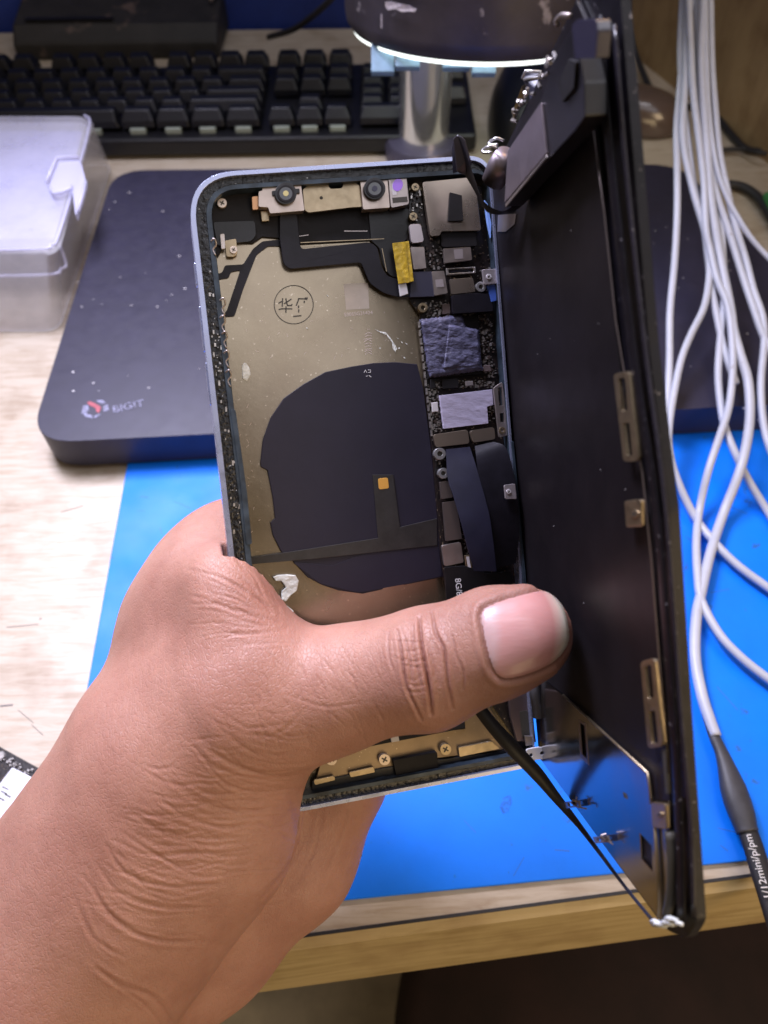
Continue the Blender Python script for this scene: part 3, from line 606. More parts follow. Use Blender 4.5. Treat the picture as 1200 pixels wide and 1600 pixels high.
# stamp
bm = bmesh.new(); nw = -PH.nw*.04*MM
def stroke(pl_pts, wpx, off=-4.52, bmx=None, pl=PH, th=.04):
    b = bmx
    for (x0, y0), (x1, y1) in zip(pl_pts, pl_pts[1:]):
        dx_, dy_ = x1-x0, y1-y0; L_ = math.hypot(dx_, dy_) or 1; nx, ny = -dy_/L_*wpx/2, dx_/L_*wpx/2; ex, ey = dx_/L_*wpx*.2, dy_/L_*wpx*.2
        prism(b, [pl(x0+nx-ex, y0+ny-ey, off), pl(x1+nx+ex, y1+ny+ey, off), pl(x1-nx+ex, y1-ny+ey, off), pl(x0-nx-ex, y0-ny-ey, off)], -pl.nw*th*MM)
cs = circ(459, 476, 30.5, 48, 30); stroke(cs+[cs[0]], 1.3, bmx=bm)
def Z8(x, y): return (420+x/15, 435+y/15)
for s in ([(235, 580), (300, 540)], [(325, 470), (315, 660)], [(400, 470), (415, 560), (440, 635), (530, 635), (545, 605)], [(365, 590), (440, 545), (525, 485)], [(235, 730), (300, 712), (545, 712)], [(405, 660), (400, 800)],
          [(700, 470), (690, 520), (645, 635)], [(700, 475), (830, 478), (900, 490)], [(850, 460), (910, 460)], [(835, 530), (830, 570)], [(700, 640), (695, 690)], [(705, 730), (700, 790)], [(580, 890), (760, 872)]):
    stroke([Z8(*p) for p in s], 2.0, bmx=bm)
build('stamp', bm, M_ink, ph)
a = PH(538, 494.5, -4.55); b = PH(580, 491, -4.55); slab('etched_square', [(537, 444), (575, 442), (577, 482), (541, 484)], -4.56, .02, mat('etched_pale', (.50, .43, .36), .5, .5, var=.06, vs=400), ph, bevel=0)
text('serial_marking', 'S506SG31424', a, b-a, PH(537, 484, -4.55)-a, .00122, mat('etched', (.62, .52, .48), .5, .3), ph, ext=.00002)
bm = bmesh.new()
for a_, b_ in (((600, 373), (470, 379)), ((626, 437), (640, 437)), ((597, 388), (604, 424))): stroke([a_, b_], 1.1, -2.7, bm)
build('foil_edge', bm, M_gold, ph)
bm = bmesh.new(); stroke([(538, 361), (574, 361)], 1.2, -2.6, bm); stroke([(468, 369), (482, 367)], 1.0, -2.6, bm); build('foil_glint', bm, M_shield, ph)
# glue flecks
def fleck(px, off, m=M_glue, th=.5): 
    o = slab('glue_fleck', px, off, th, m, ph, bevel=.2); return o
fleck([(378, 570), (384, 566), (390, 575), (392, 585), (386, 596), (379, 592)], -4.3)
fleck([(427, 902), (434, 899), (448, 898), (462, 899), (467, 908), (464, 923), (455, 930), (447, 940), (440, 937), (440, 925), (447, 918), (440, 908), (431, 908)], -3.4, th=.9)
fleck([(430, 943), (441, 940), (450, 948), (459, 955), (458, 966), (447, 969), (437, 957)], -2.6, th=.8)
fleck([(585, 514), (594, 518), (603, 519), (612, 530), (617, 538), (621, 545), (618, 551), (614, 545), (613, 536), (604, 524), (594, 520)], -4.4, th=.25)
for p in ((622, 529), (628, 535), (635, 537), (624, 544), (632, 559), (594, 544), (480, 513), (512, 462)):
    fleck(circ(p[0], p[1], random.uniform(1, 2.6), 7, random.uniform(.7, 1.6), .8), -4.45, th=.15)
bm = bmesh.new()
for k in range(9): stroke([(570+random.uniform(-2, 2), 522+k*4), (575, 519+k*4+random.uniform(-2, 2)), (581, 521+k*4)], .9, -4.5, bm)
for k in range(45):
    x = random.uniform(380, 640); y = random.uniform(460, 565) if k < 30 else random.uniform(590, 840); x = x if k < 30 else random.uniform(372, 405); a = random.uniform(0, 3.1); l = random.uniform(2, 7); stroke([(x, y), (x+l*math.cos(a), y-l*math.sin(a))], .5, -4.54, bm, th=.02)
build('scratches', bm, MATS['etched'], ph)['kind'] = 'stuff'

bm = bmesh.new(); stroke([(569, 582), (571, 578), (573, 582)], .7, -3.85, bm); stroke([(575, 578), (579, 578), (579, 582), (575, 582)], .7, -3.85, bm); stroke([(572, 588), (575, 587)], .7, -3.85, bm); stroke([(577, 587), (580, 589)], .9, -3.85, bm); build('coil_print', bm, M_paint, coil)
# logic board and everything on it
lb = slab('logic_board', [(640, 300), (752, 290), (762, 380), (776, 480), (792, 640), (800, 700), (836, 1150), (822, 1182), (716, 1020), (690, 880), (676, 712), (664, 600), (656, 492), (640, 470), (636, 380)], -3.4, .9, M_pcb, ph)
def shield(px, off=-1.9, th=.9, m=M_shield, r=4, nm='shield_cover', label=None, bev=.2):
    return slab(nm, rnd(px, r, 4), off, th, m, lb, bevel=bev, label=label)
shield([(659.6, 284.5), (734, 277), (743, 286.7), (751.7, 360), (689, 361.4), (687.8, 368), (672.6, 369)], -1.5, 1.2, mat('shield_warm', (.46, .39, .33), .30, .88, var=.06, vs=90, rvar=.06))
shield([(639, 350.6), (657.4, 349.5), (662.8, 377.7), (643, 380)], -1.7, r=5, m=mat('shield_light', (.55, .50, .52), .4, .7))
shield([(641, 386), (662.8, 386), (666, 419), (646.6, 421)], -1.7, r=2)
c1 = shield([(693, 388.5), (735.4, 386), (737.6, 406), (695, 411)], -1.5, r=1.5, nm='connector_cap')
slab('cap_marking', [(709, 390), (723, 389), (724, 404), (711, 405)], -1.45, .08, MATS['shield_light'], c1, bevel=0)
shield([(689, 362), (742, 360), (746, 384), (690, 386)], -2.0, m=M_blackm, nm='foam_pad')
slab('board_connector', [(697.5, 419), (743, 416.7), (744, 426.4), (698.6, 429.7)], -2.0, .8, M_smd, lb, holes=[[(701, 421), (740, 419.2), (740.6, 424.5), (701.8, 427)]], bevel=.1)
slab('connector_core', [(704, 422.3), (737, 420.5), (737.4, 423.3), (704.5, 425.6)], -2.3, .5, M_navy, lb, bevel=.1)
shield([(703, 436), (738.7, 434), (743, 455.7), (706, 460)], -1.6, r=2, m=MATS['shield_warm'])
shield([(706, 461.5), (745, 457.5), (768, 460), (771, 486), (708, 490)], -1.2, 1.6, M_flex, 3, 'folded_flex', bev=.5)
shield([(643, 425), (676, 424), (679, 463), (641, 464)], -1.9, m=M_navy, r=1, nm='connector_body')
c2 = shield([(674.8, 424), (694, 423), (699.7, 458), (679, 462)], -1.5, r=2, nm='connector_cap')
slab('cap_marking', [(680, 437), (692, 436), (694, 448), (682, 449)], -1.45, .08, MATS['shield_light'], c2, bevel=0)
tp = slab('yellow_tape', [(613, 380), (639, 376.6), (646.6, 439.4), (622.7, 443.8)], -1.2, .2, M_tape, ph, bevel=.05)
slab('tape_fold', [(630, 378), (634, 377.3), (640, 441), (636, 442)], -1.05, .2, M_tape, tp, bevel=.05)
slab('tape_tail', [(622.7, 444.5), (634.7, 442.5), (638, 459), (625, 463)], -1.5, .2, M_pale, ph, bevel=.05)
hbr = slab('hinge_bracket', rnd([(753.8, 421), (775.5, 420), (777.7, 442.7), (757, 444.9)], 2, 2), -.5, .8, MATS['shield_light'], ph); screw(764, 432, 4, -.3, M_pale, hbr)
slab('blue_insulator', [(762, 446), (775, 445), (776, 470), (768, 472)], -1.0, .8, mat('blue_film', (.06, .13, .5), .3), ph)
slab('blue_insulator', [(757, 312), (762, 318), (768, 350), (767, 372), (762, 350)], -.5, .8, mat('sky_film', (.25, .42, .9), .25), ph)
def ring(cx, cy, r, off, m, par=None, holem=M_ink):
    o = slab('screw_post', circ(cx, cy, r, 20), off, 1.2, m, par or lb, holes=[circ(cx, cy, r*.45, 12)], bevel=.15)
    slab('post_hole', circ(cx, cy, r*.45, 12), off-.5, .3, holem, o, bevel=0)
M_silver = mat('bright_tin', (.62, .62, .64), .28, .8)
ring(751.7, 448, 8, -1.5, M_silver); ring(687.5, 709, 9.3, -1.4, M_silver); ring(693, 739.5, 8.3, -1.4, M_silver); ring(661, 480.5, 7.5, -2.2, M_gold)
# big paste-covered processor: displaced mesh
def pasty(name, quad, off, hgt, m, n=46, seed=1, notch=None):
    bm = bmesh.new(); rs = np.random.RandomState(seed); g = []
    ph_ = rs.rand(14, 3)*6.28; fr = rs.randn(14, 2)*7
    for i in range(n+1):
        row = []
        for j in range(n+1):
            u, v = i/n, j/n; x = (1-u)*(1-v)*quad[0][0]+u*(1-v)*quad[1][0]+u*v*quad[2][0]+(1-u)*v*quad[3][0]; y = (1-u)*(1-v)*quad[0][1]+u*(1-v)*quad[1][1]+u*v*quad[2][1]+(1-u)*v*quad[3][1]
            e = min(u, 1-u, v, 1-v); wv = sum(math.sin(a*u+b*v+p0)*math.cos(b*.7*u-a*.6*v+p1) for (a, b), (p0, p1, _) in zip(fr, ph_))/6
            if e == 0: x += rs.randn()*.7; y += rs.randn()*.7
            h = hgt*min(1, e*16)**.5*(1+.22*wv)+rs.randn()*.008
            row.append(bm.verts.new(PH(x, y, off+max(0, h) if e > 0 else off)))
        g.append(row)
    for i in range(n):
        for j in range(n):
            if notch and i/n >= notch[0] and j/n >= notch[1] and j/n < notch[2]: continue
            bm.faces.new((g[i][j], g[i+1][j], g[i+1][j+1], g[i][j+1]))
    return build(name, bm, m, lb, smooth=True)
slab('processor', [(657, 500), (748, 492), (752, 584), (668, 592)], -2.6, .8, M_blackm, lb)
pasty('thermal_paste', [(656, 499), (721, 492), (757, 578), (671, 591)], -2.6, .8, M_paste, seed=3)
pasty('thermal_paste', [(700, 504), (748, 515), (753, 574), (690, 580)], -2.5, .85, M_paste, seed=5)
slab('memory_chip', [(686.7, 618), (769, 608.4), (771, 633), (761.4, 635.5), (763.6, 661.5), (693, 670)], -2.3, 1.0, M_chip, lb, bevel=.12)
brk = slab('slot_bracket', rnd([(771, 606), (785, 596.5), (796, 679), (780, 684)], 3, 3), -1.0, .7, M_shield, ph, holes=[[(777.7, 606), (784, 604), (786, 633), (780, 634)], [(781, 646), (787, 645), (788, 659), (782, 660)]])
ring(785, 672.5, 5.5, -.9, M_gold, brk)
shield([(677, 679), (731, 671), (734, 693), (681, 699)], -1.6, r=5, m=mat('shield_tan', (.40, .33, .27), .34, .85)); shield([(734, 673), (772, 667), (774.4, 686.4), (738.7, 692)], -1.6, r=5, m=MATS['shield_tan'])
shield([(687.5, 753), (700, 751), (708, 777), (690, 780)], -1.6, r=2, m=mat('shield_dark', (.24, .20, .19), .36, .8)); shield([(692, 785), (713, 782.5), (722, 842), (697, 845.5)], -1.6, r=2, m=MATS['shield_dark']); shield([(690, 852.5), (720, 846.7), (725, 879), (694.5, 885)], -1.3, r=4)
slab('gold_connector', [(726, 868), (736, 867), (738.5, 892), (729, 893)], -1.2, .8, M_gold, lb, bevel=.1)
slab('connector_slot', [(728.5, 870), (733, 869.5), (736, 890), (732, 890.5)], -1.15, .1, M_pale, lb, bevel=0)
slab('battery_flex', rnd([(694, 886), (728, 884), (760, 896), (800, 892), (812, 985), (702, 1000)], 3, 2), -1.1, .4, M_black, ph)
a = PH(711, 904, -1.02); b = PH(717, 962, -1.02); text('flex_lettering', '8G/8P', a, b-a, PH(724, 902, -1.02)-a, .00215, M_paint, ph, ext=.00003)
slab('gold_dots', [(683, 718), (700, 716), (702, 730), (686, 733)], -3.3, .1, M_blackm, lb, bevel=0)
# small components
bm = bmesh.new(); gm = bmesh.new()
def smd_region(x0, y0, x1, y1, n, skew=.1):
    for i in range(n):
        y = random.uniform(y0, y1); x = random.uniform(x0, x1)+(y-y0)*skew; c = PH(x, y, -3.1); X = (PH(x+1, y)-PH(x, y)).normalized(); Y = PH.nw.cross(X); s = random.uniform(.16, .5)*MM
        k = random.choice([.5, .6, 1.0, 1.6]); H_ = random.uniform(.4, .9)*MM; box(bm if random.random() < .62 else gm, c, s, s*k, H_, X, Y)
for args in ((664, 470, 700, 498, 70), (700, 480, 760, 496, 30), (748, 500, 764, 590, 90, .12), (676, 594, 772, 606, 90), (668, 604, 684, 676, 70, .1), (716, 790, 724, 868, 30, .16), (748, 395, 764, 470, 26), (640, 300, 657, 345, 20), (664, 384, 692, 420, 30), (745, 490, 766, 590, 75, .12), (672, 594, 770, 606, 60), (668, 606, 684, 676, 60, .1), (762, 636, 772, 664, 14), (655, 500, 659, 600, 30, .1), (667, 600, 671, 690, 30), (664, 384, 692, 420, 22), (680, 716, 695, 750, 18), (714, 790, 722, 870, 22, .16), (745, 420, 756, 470, 12), (640, 300, 656, 345, 12), (700, 482, 748, 494, 16), (672, 364, 692, 384, 8)): smd_region(*args)
for k in range(14):
    for s in range(2):
        x, y = 657+k*1.5+s*.3, 505+k*13+s*5
        if y < 690: c = PH(x-2.6, y, -2.9); X = (PH(x+1, y)-PH(x, y)).normalized(); box(bm, c, .34*MM, .7*MM, .7*MM, X, PH.nw.cross(X))
o = build('components', bm, M_smd, lb); o['kind'] = 'stuff'; o = build('dark_components', gm, mat('dark_smd', (.05, .035, .03), .4, var=.5, vs=900), lb); o['kind'] = 'stuff'
slab('small_chip', [(727, 596), (739, 595), (740, 602), (728, 603.5)], -2.5, .8, MATS['shield_light'], lb); slab('small_chip', [(674.5, 629), (684, 628), (685.5, 643), (676, 644)], -2.4, .8, M_pale, lb)
slab('small_chip', [(703, 474), (704, 490), (692, 491), (691, 475)], -2.6, .8, mat('brown_chip', (.12, .09, .09), .5), lb); slab('small_chip', [(755, 571), (766, 570), (768, 580), (756, 581)], -2.5, .8, MATS['brown_chip'], lb)
slab('small_chip', [(672, 593), (680, 592), (681, 606), (673, 608)], -2.5, .7, M_blackm, lb); slab('small_chip', [(690, 593), (716, 591), (717, 606), (692, 608)], -2.5, .7, M_blackm, lb)

# ribbon flexes bridging phone and display
def ribbon(name, left, right, m, parent, n=5, th=.25, label=None):
    """left/right: (px, py, off) rows above the phone plane"""
    Lp = smooth_open([PH(*p) for p in left], n); Rp = smooth_open([PH(*p) for p in right], n); bm = bmesh.new(); k = len(Lp)
    dn = -PH.nw*th*MM
    A = [bm.verts.new(p) for p in Lp]; B = [bm.verts.new(p) for p in Rp]; A2 = [bm.verts.new(p+dn) for p in Lp]; B2 = [bm.verts.new(p+dn) for p in Rp]
    for i in range(k-1):
        bm.faces.new((A[i], A[i+1], B[i+1], B[i])); bm.faces.new((A2[i], B2[i], B2[i+1], A2[i+1])); bm.faces.new((A[i], A2[i], A2[i+1], A[i+1])); bm.faces.new((B[i], B[i+1], B2[i+1], B2[i]))
    bm.faces.new((A[0], B[0], B2[0], A2[0])); bm.faces.new((A[-1], A2[-1], B2[-1], B[-1]))
    return build(name, bm, m, parent, auto=40)
M_rib = mat('ribbon_film', (.014, .014, .03), .40, spec=.35, var=.2, vs=200, rvar=.05, bump=.1, bs=400, bdist=.0002)
ribbon('display_ribbon', [(742, 697, -1.0), (745, 720, 1.0), (752, 770, 2.2), (762, 820, 2.0), (775, 888, .5)], [(772, 690, -.8), (792, 702, 1.0), (806, 760, 1.8), (812, 823, 1.8), (806, 880, .4)], M_flex, ph)
ribbon('display_ribbon', [(697, 702, -1.2), (700, 748, .6), (709, 777, 1.6), (721, 819, 2.8), (731, 858, 3.2), (741, 892, 3.0)], [(734, 698, -1.0), (742, 722, .8), (750, 750, 2.0), (764, 802, 3.2), (771, 850, 3.4), (776, 893, 3.0)], M_rib, ph)
b1 = slab('hinge_tab', rnd([(788, 758), (805, 755.7), (807.6, 780), (790, 780)], 2, 2), 3.2, .6, MATS['shield_light'], ph); screw(795, 768, 3.4, 3.4, M_pale, b1)
slab('slot_bracket', rnd([(790, 809), (804, 806), (806, 856), (794, 855)], 3, 3), 1.0, .6, M_shield, ph, holes=[[(797, 818), (801, 817), (802, 848), (798.5, 848)]])
slab('rail_strip', [(799, 690), (803, 690), (822, 900), (838, 1100), (833, 1100), (817, 900)], .3, .8, M_lip, ph)
# bottom part
slab('bottom_plate', rnd([(492, 1226), (505, 1178), (620, 1150), (727, 1139), (724, 1100), (760, 1096), (800, 1168), (781, 1172), (640, 1190), (560, 1214)], 2, 2), -3.2, .6, mat('bronze_plate', (.24, .18, .12), .42, .8, var=.15, vs=60, rvar=.08, dust=.15, dustcol=(.6, .5, .4), ds=1400), ph)
slab('battery_pad', [(560, 1150), (640, 1112), (726, 1108), (727, 1138), (560, 1170)], -2.9, .8, M_blackm, ph)
slab('bottom_module', rnd([(614, 1188), (683, 1175), (686, 1211), (621, 1221)], 2, 2), -1.8, 1.5, M_blackm, ph)
slab('bottom_trough', [(488, 1222), (600, 1200), (700, 1185), (812, 1170), (815, 1188), (690, 1212), (486, 1243)], -2.8, .6, M_black, ph)
for x, y in ((517.6, 1187), (601, 1187), (696.5, 1171)): screw(x, y, 9, -2.2, MATS['pale_screw'] if x < 650 else M_gold)
slab('motor_tab', rnd([(716, 1168), (768, 1158), (781, 1170), (718, 1183)], 2, 2), -2.4, .6, M_gold, ph)
slab('antenna_clip', rnd([(545, 1207), (584, 1198), (586, 1207), (548, 1215)], 2, 2), -2.2, .6, M_gold, ph); slab('antenna_clip', rnd([(490, 1219), (522, 1212), (524, 1219), (492, 1227)], 2, 2), -2.2, .6, M_gold, ph)
slab('spring_clip', rnd([(610, 1149), (622, 1147), (624, 1158), (612, 1160)], 1, 2), -1.9, .6, M_pale, ph)
slab('speaker_box', [(795, 1092), (822, 1080), (830, 1100), (838, 1160), (808, 1158), (798, 1120)], -1.5, 1.0, mat('brown_metal', (.20, .15, .15), .4, .8), ph)
slab('speaker_window', [(812, 1112), (824, 1110), (828, 1150), (816, 1152)], -1.4, .2, M_ink, ph, bevel=0)
bm = bmesh.new(); tube(bm, [PH(831, 1040, 1.5), PH(833, 1062, 1.5), PH(842, 1120, 1.5)], 1.4*MM, 14); build('flex_roll', bm, mat('grey_flex', (.14, .14, .16), .4), ph, smooth=True)
slab('end_tab', rnd([(822, 1171), (846, 1167), (858, 1176), (856, 1186), (826, 1188)], 5, 4), 1.0, .6, mat('end_tab_metal', (.62, .62, .66), .35, .2), ph, holes=[circ(830, 1180, 3, 12), circ(847, 1177, 3, 12)])
slab('latch_tab', [(820, 1150), (832, 1150), (832, 1164), (822, 1166)], -.3, .5, M_shield, ph)

# ------------------------------------------------------------------ display panel, swung open beside the phone
dp = slab('display_panel', rnd([(757, 300), (930, -62), (968, -20), (973, 40), (986, 200), (1014, 540), (1046, 800), (1067, 1130), (1089, 1440), (1072, 1468), (1040, 1452), (846, 1188)], 9, 4), -1.6, 1.6, M_bezel, ph, pl=PA, bevel=.5, label='black display panel standing open at the right')
slab('panel_backing', [(762, 300), (900, 0), (918, 40), (926, 180), (968, 580), (1018, 820), (1031, 1030), (1046, 1250), (1046, 1440), (1030, 1432), (842, 1180)], -.6, .9, M_film, dp, pl=PA, bevel=.2)
slab('steel_shield', [(846, 1060), (880, 1086), (1012, 1208), (1018, 1250), (1045, 1252), (1044, 1440), (1030, 1437), (842, 1184)], -.1, .5, M_steel, dp, pl=PA, bevel=.2, holes=[[(905, 1128), (914, 1133), (918, 1188), (908, 1180)], [(1000, 1303), (1017, 1322), (1019, 1360), (1002, 1340)]])
slab('shield_window', [(903, 1124), (915, 1130), (920, 1196), (906, 1183)], -.02, .3, M_shield, dp, pl=PA, bevel=.05, holes=[[(905.5, 1129), (913, 1134), (917, 1186), (909, 1178)]])
slab('vent_slit', [(973, 1238), (978, 1241), (980, 1249), (975, 1246)], .0, .12, M_ink, dp, pl=PA, bevel=0)
bm = bmesh.new(); tube(bm, [PA(880, 1086, .1), PA(945, 1146, .1), PA(1012, 1208, .1), PA(1016, 1232, .1), PA(1018, 1256, .1)], .28*MM, 6); build('shield_fold', bm, M_gold, dp, smooth=True)
bm = bmesh.new(); tube(bm, [PA(1024, 1290, .3), PA(1028, 1360, .3), PA(1031, 1432, .3)], .35*MM, 6); build('shield_crease', bm, M_gold, dp, smooth=True)
slab('reflection_patch', [(778, 336), (806, 334), (804, 350), (790, 362), (777, 362)], -.4, .1, M_shield, dp, pl=PA, bevel=0)  # pale metal slab modelled as a mirrored patch of light on the panel
bm = bmesh.new()
for k in range(9):
    x = random.uniform(830, 1000); y = random.uniform(360, 1000); c = PA(x, y, .32); r_ = random.uniform(.05, .13)*MM; box(bm, c, r_, r_, r_, PA.nw.orthogonal().normalized(), PA.nw.cross(PA.nw.orthogonal()).normalized())
build('dust_specks', bm, M_pale, dp)['kind'] = 'stuff'
# bezel inner lip line
bm = bmesh.new(); tube(bm, [PA(x, y, .2) for x, y in [(924, 180), (944, 330), (962, 500), (985, 640), (1004, 740), (1018, 880), (1030, 1030), (1046, 1210)]], .13*MM, 6); build('edge_line', bm, MATS['shield_dark'], dp, smooth=True)
bm = bmesh.new(); pts = [(935, 30), (946, 170), (964, 340), (990, 560), (1025, 800), (1046, 1050), (1060, 1280), (1064, 1440)]
tube(bm, smooth_open([PA(x, y, .0) for x, y in pts], 5), 1.3*MM, 10, .3, PA.nw); build('bezel_rail', bm, M_bezel, dp, smooth=True)
bm = bmesh.new(); pts = [(960, 40), (971, 180), (986, 340), (1010, 560), (1041, 800), (1063, 1100), (1080, 1300), (1084, 1430)]
tube(bm, smooth_open([PA(x, y, -.6) for x, y in pts], 5), .5*MM, 8, .6, PA.nw); build('bezel_edge', bm, mat('glass_edge', (.02, .018, .026), .22, var=.3, vs=400, dust=.06, dustcol=(.3, .28, .26), ds=1500), dp, smooth=True)
# brackets
def slotb(poly, holes):
    return slab('slot_bracket', rnd(poly, 7, 4), .9, .6, M_gold, dp, pl=PA, holes=[rnd(h, 2.5, 3) for h in holes], bevel=.1)
slotb([(958, 584), (982, 580), (998, 720), (974, 722)], [[(966, 592), (977, 590), (980, 641), (971, 643)], [(973, 662), (983, 660), (988, 711), (979, 713)]])
slotb([(1000, 1034), (1022, 1028), (1036, 1166), (1012, 1170)], [[(1007, 1041), (1017, 1039), (1021, 1090), (1012, 1092)], [(1013, 1112), (1023, 1110), (1028, 1160), (1018, 1162)]])
t1 = slab('screw_tab', rnd([(975, 783), (1001, 780), (1003, 823), (978, 824)], 3, 2), .9, .6, M_gold, dp, pl=PA); screw(990, 803, 7, 1.1, M_gold, t1, PA)
t2 = slab('screw_tab', rnd([(1017, 1253), (1039, 1256), (1041, 1297), (1019, 1292)], 3, 2), .9, .6, M_gold, dp, pl=PA); screw(1029, 1273, 5.5, 1.1, M_gold, t2, PA)
slab('bezel_gap', [(1034, 1170), (1040, 1172), (1044, 1240), (1040, 1240)], .5, .4, M_ink, dp, pl=PA, bevel=0)
bm = bmesh.new(); tube(bm, smooth_open([PA(1046, 1300, .4), PA(1050, 1345, .4), PA(1048, 1400, .4), PA(1041, 1432, .4)], 4), .8*MM, 8); build('corner_channel', bm, M_ink, dp, smooth=True)
bm = bmesh.new(); rs = np.random.RandomState(5)
for k in range(9): p = (1022+k*4.5+rs.randn()*2, 1441+rs.randn()*3-abs(k-4)*-.2); tube(bm, [PA(p[0]-5, p[1], .9), PA(p[0], p[1]-2, 1.3), PA(p[0]+7, p[1]+1, .9)], rs.uniform(.3, .6)*MM, 6)
build('corner_glue', bm, M_glue, dp, smooth=True)
for bx0, by0 in ((893, 1255), (938, 1310)):
    bm = bmesh.new(); rs = np.random.RandomState(int(bx0))
    prism(bm, [PA(bx0-12, by0-2, 1.2), PA(bx0+10, by0-4, 1.2), PA(bx0+12, by0+6, 1.2), PA(bx0-8, by0+8, 1.2)], -PA.nw*.5*MM, [[PA(bx0-6, by0, 1.2), PA(bx0+1, by0-1, 1.2), PA(bx0+2, by0+4, 1.2), PA(bx0-5, by0+5, 1.2)]])
    for k in range(5): a = rs.uniform(-1, 1, 4)*10; tube(bm, [PA(bx0, by0, 1.2), PA(bx0+6+a[0]*.5, by0+a[1]*.6, 2), PA(bx0+14+a[2], by0+a[3], 1.0)], .16*MM, 5)
    build('torn_clip', bm, M_shield, dp)

# ------------------------------------------------------------------ earpiece and sensor assembly hanging on the panel top
def pad_(x, y):
    r = Vector(((x-600)/F, (800-y)/F, -1)); o = PA.o+PA.n*4*MM; return o.dot(PA.n)/r.dot(PA.n)/MM
def P3(lst): return [P(*t) for t in lst]
def prism3(name, pts, vec, m, parent, bevel=.2, label=None):
    bm = bmesh.new(); prism(bm, [Vector(p) for p in pts], ROT @ (Vector(vec)*MM)); o = build(name, bm, m, parent, bevel=bevel)
    if label: o['label'] = label
    return o
def pm(name, px, off, th, m, par, bv=.2): return slab(name, px, off, th, m, par, pl=PA, bevel=bv)
ea = pm('earpiece_module', rnd([(791, 324), (790, 262), (796, 232), (826, 186), (846, 156), (862, 100), (884, 58), (900, 36), (906, 92), (913, 130), (914, 182), (898, 204), (856, 250)], 3, 2), 4.0, 3.4, mat('module_black', (.010, .009, .012), .32, spec=.4, var=.2, vs=300), ph, .4)
pm('metal_cover', rnd([(788, 317), (793, 236), (845, 160), (853, 240)], 2, 2), 4.5, .5, mat('brushed_mauve', (.30, .255, .285), .42, .8, var=.08, vs=200, rvar=.06), ea, .1)
pm('cover_edge', [(789, 319), (853, 242), (854, 246), (790, 324)], 4.55, .3, M_shield, ea, .05)
pm('module_step', rnd([(872, 130), (888, 92), (899, 96), (896, 138), (878, 160)], 2, 2), 4.6, .8, M_blackm, ea, .3)
pm('end_block', rnd([(893, 40), (902, 30), (932, 30), (934, 48), (930, 92), (898, 92)], 3, 2), 5.4, 2, mat('glossy_black', (.03, .028, .05), .18), ea, .6)
prism3('sensor_block', P3([(816, 120, 150), (822, 111, 149), (845, 112, 148), (847, 148, 146), (833, 168, 149), (826, 150, 150)]), (2, 0, -4), M_navy, ea, .5)
bm = bmesh.new(); tube(bm, P3([(816, 123, 149.5), (821, 111, 148.5), (845, 112, 147.5), (845, 121, 147.5), (818, 124, 149.3)]), .3*MM, 6); build('sensor_rim', bm, M_silver, ea, smooth=True)
prism3('copper_tab', P3([(803, 168, 155), (815, 135, 152), (822, 130, 152), (818, 150, 153), (806, 172, 155)]), (.5, 0, -1), M_gold, ea, .1)
bm = bmesh.new(); tube(bm, smooth_open(P3([(892, 25, 122), (878, 24, 124), (869, 33, 126), (872, 39, 126)]), 4), .45*MM, 8); build('wire_loop', bm, M_shield, ea, smooth=True)
for cx_, cy_ in ((772, 218), (762, 230)):
    bm = bmesh.new(); tube(bm, smooth_open(P3([(cx_+16, cy_+2, 158), (cx_+4, cy_-2, 158), (cx_-6, cy_+3, 159), (cx_-7, cy_+8, 159), (cx_+6, cy_+8, 158)]), 4), .28*MM, 8); build('spring_contact', bm, M_silver, ea, smooth=True)
bm = bmesh.new()
for k in range(26):
    t = random.random(); tube(bm, [P(798+t*75+random.uniform(-4, 4), 190-t*115+random.uniform(-8, 8), 150-t*20), P(798+t*75+random.uniform(-6, 6), 190-t*115+random.uniform(-9, 9), 149-t*20)], .35*MM, 5)
o = build('glue_residue', bm, M_smd, ea); o['kind'] = 'stuff'
bm = bmesh.new(); tube(bm, P3([(918, 152, 125), (935, 158, 121), (944, 158, 119)]), .9*MM, 8); tube(bm, P3([(916, 134, 126), (920, 155, 125), (918, 180, 127)]), .7*MM, 8); build('mounting_pin', bm, M_gold, ea, smooth=True)
# speaker drum behind the cover
bm = bmesh.new(); tube(bm, P3([(770, 284, 166), (782, 262, 163), (792, 246, 160)]), [2.6*MM, 3.0*MM, 2.8*MM], 18); build('sensor_drum', bm, MATS['brushed_mauve'], ea, smooth=True)
# sensor flex that bends from the phone to the module
def ribbon3(name, A, B, m, parent, n=6):
    Lp = smooth_open(P3(A), n); Rp = smooth_open(P3(B), n); bm = bmesh.new(); dn = ROT @ Vector((0, 0, -.00025))
    a = [bm.verts.new(p) for p in Lp]; b = [bm.verts.new(p) for p in Rp]; a2 = [bm.verts.new(p+dn) for p in Lp]; b2 = [bm.verts.new(p+dn) for p in Rp]
    for i in range(len(a)-1):
        bm.faces.new((a[i], a[i+1], b[i+1], b[i])); bm.faces.new((a2[i], b2[i], b2[i+1], a2[i+1])); bm.faces.new((a[i], a2[i], a2[i+1], a[i+1])); bm.faces.new((b[i], b[i+1], b2[i+1], b2[i]))
    return build(name, bm, m, parent, auto=50)
ribbon3('sensor_flex', [(706, 232, 168), (712, 212, 164), (722, 225, 163), (736, 262, 163), (752, 308, 163), (772, 326, 161), (798, 324, 157), (840, 262, 148)], [(708, 270, 171), (722, 268, 169), (738, 292, 168), (752, 318, 168), (764, 332, 167), (786, 334, 163), (812, 324, 158), (862, 262, 146)], M_flex, ph)
prism3('flex_head', P3([(706, 216, 164), (714, 209, 163), (722, 214, 163), (732, 250, 165), (728, 272, 168), (712, 268, 168)]), (1, 0, -1.2), mat('grey_head', (.07, .065, .085), .3), ph, .4)
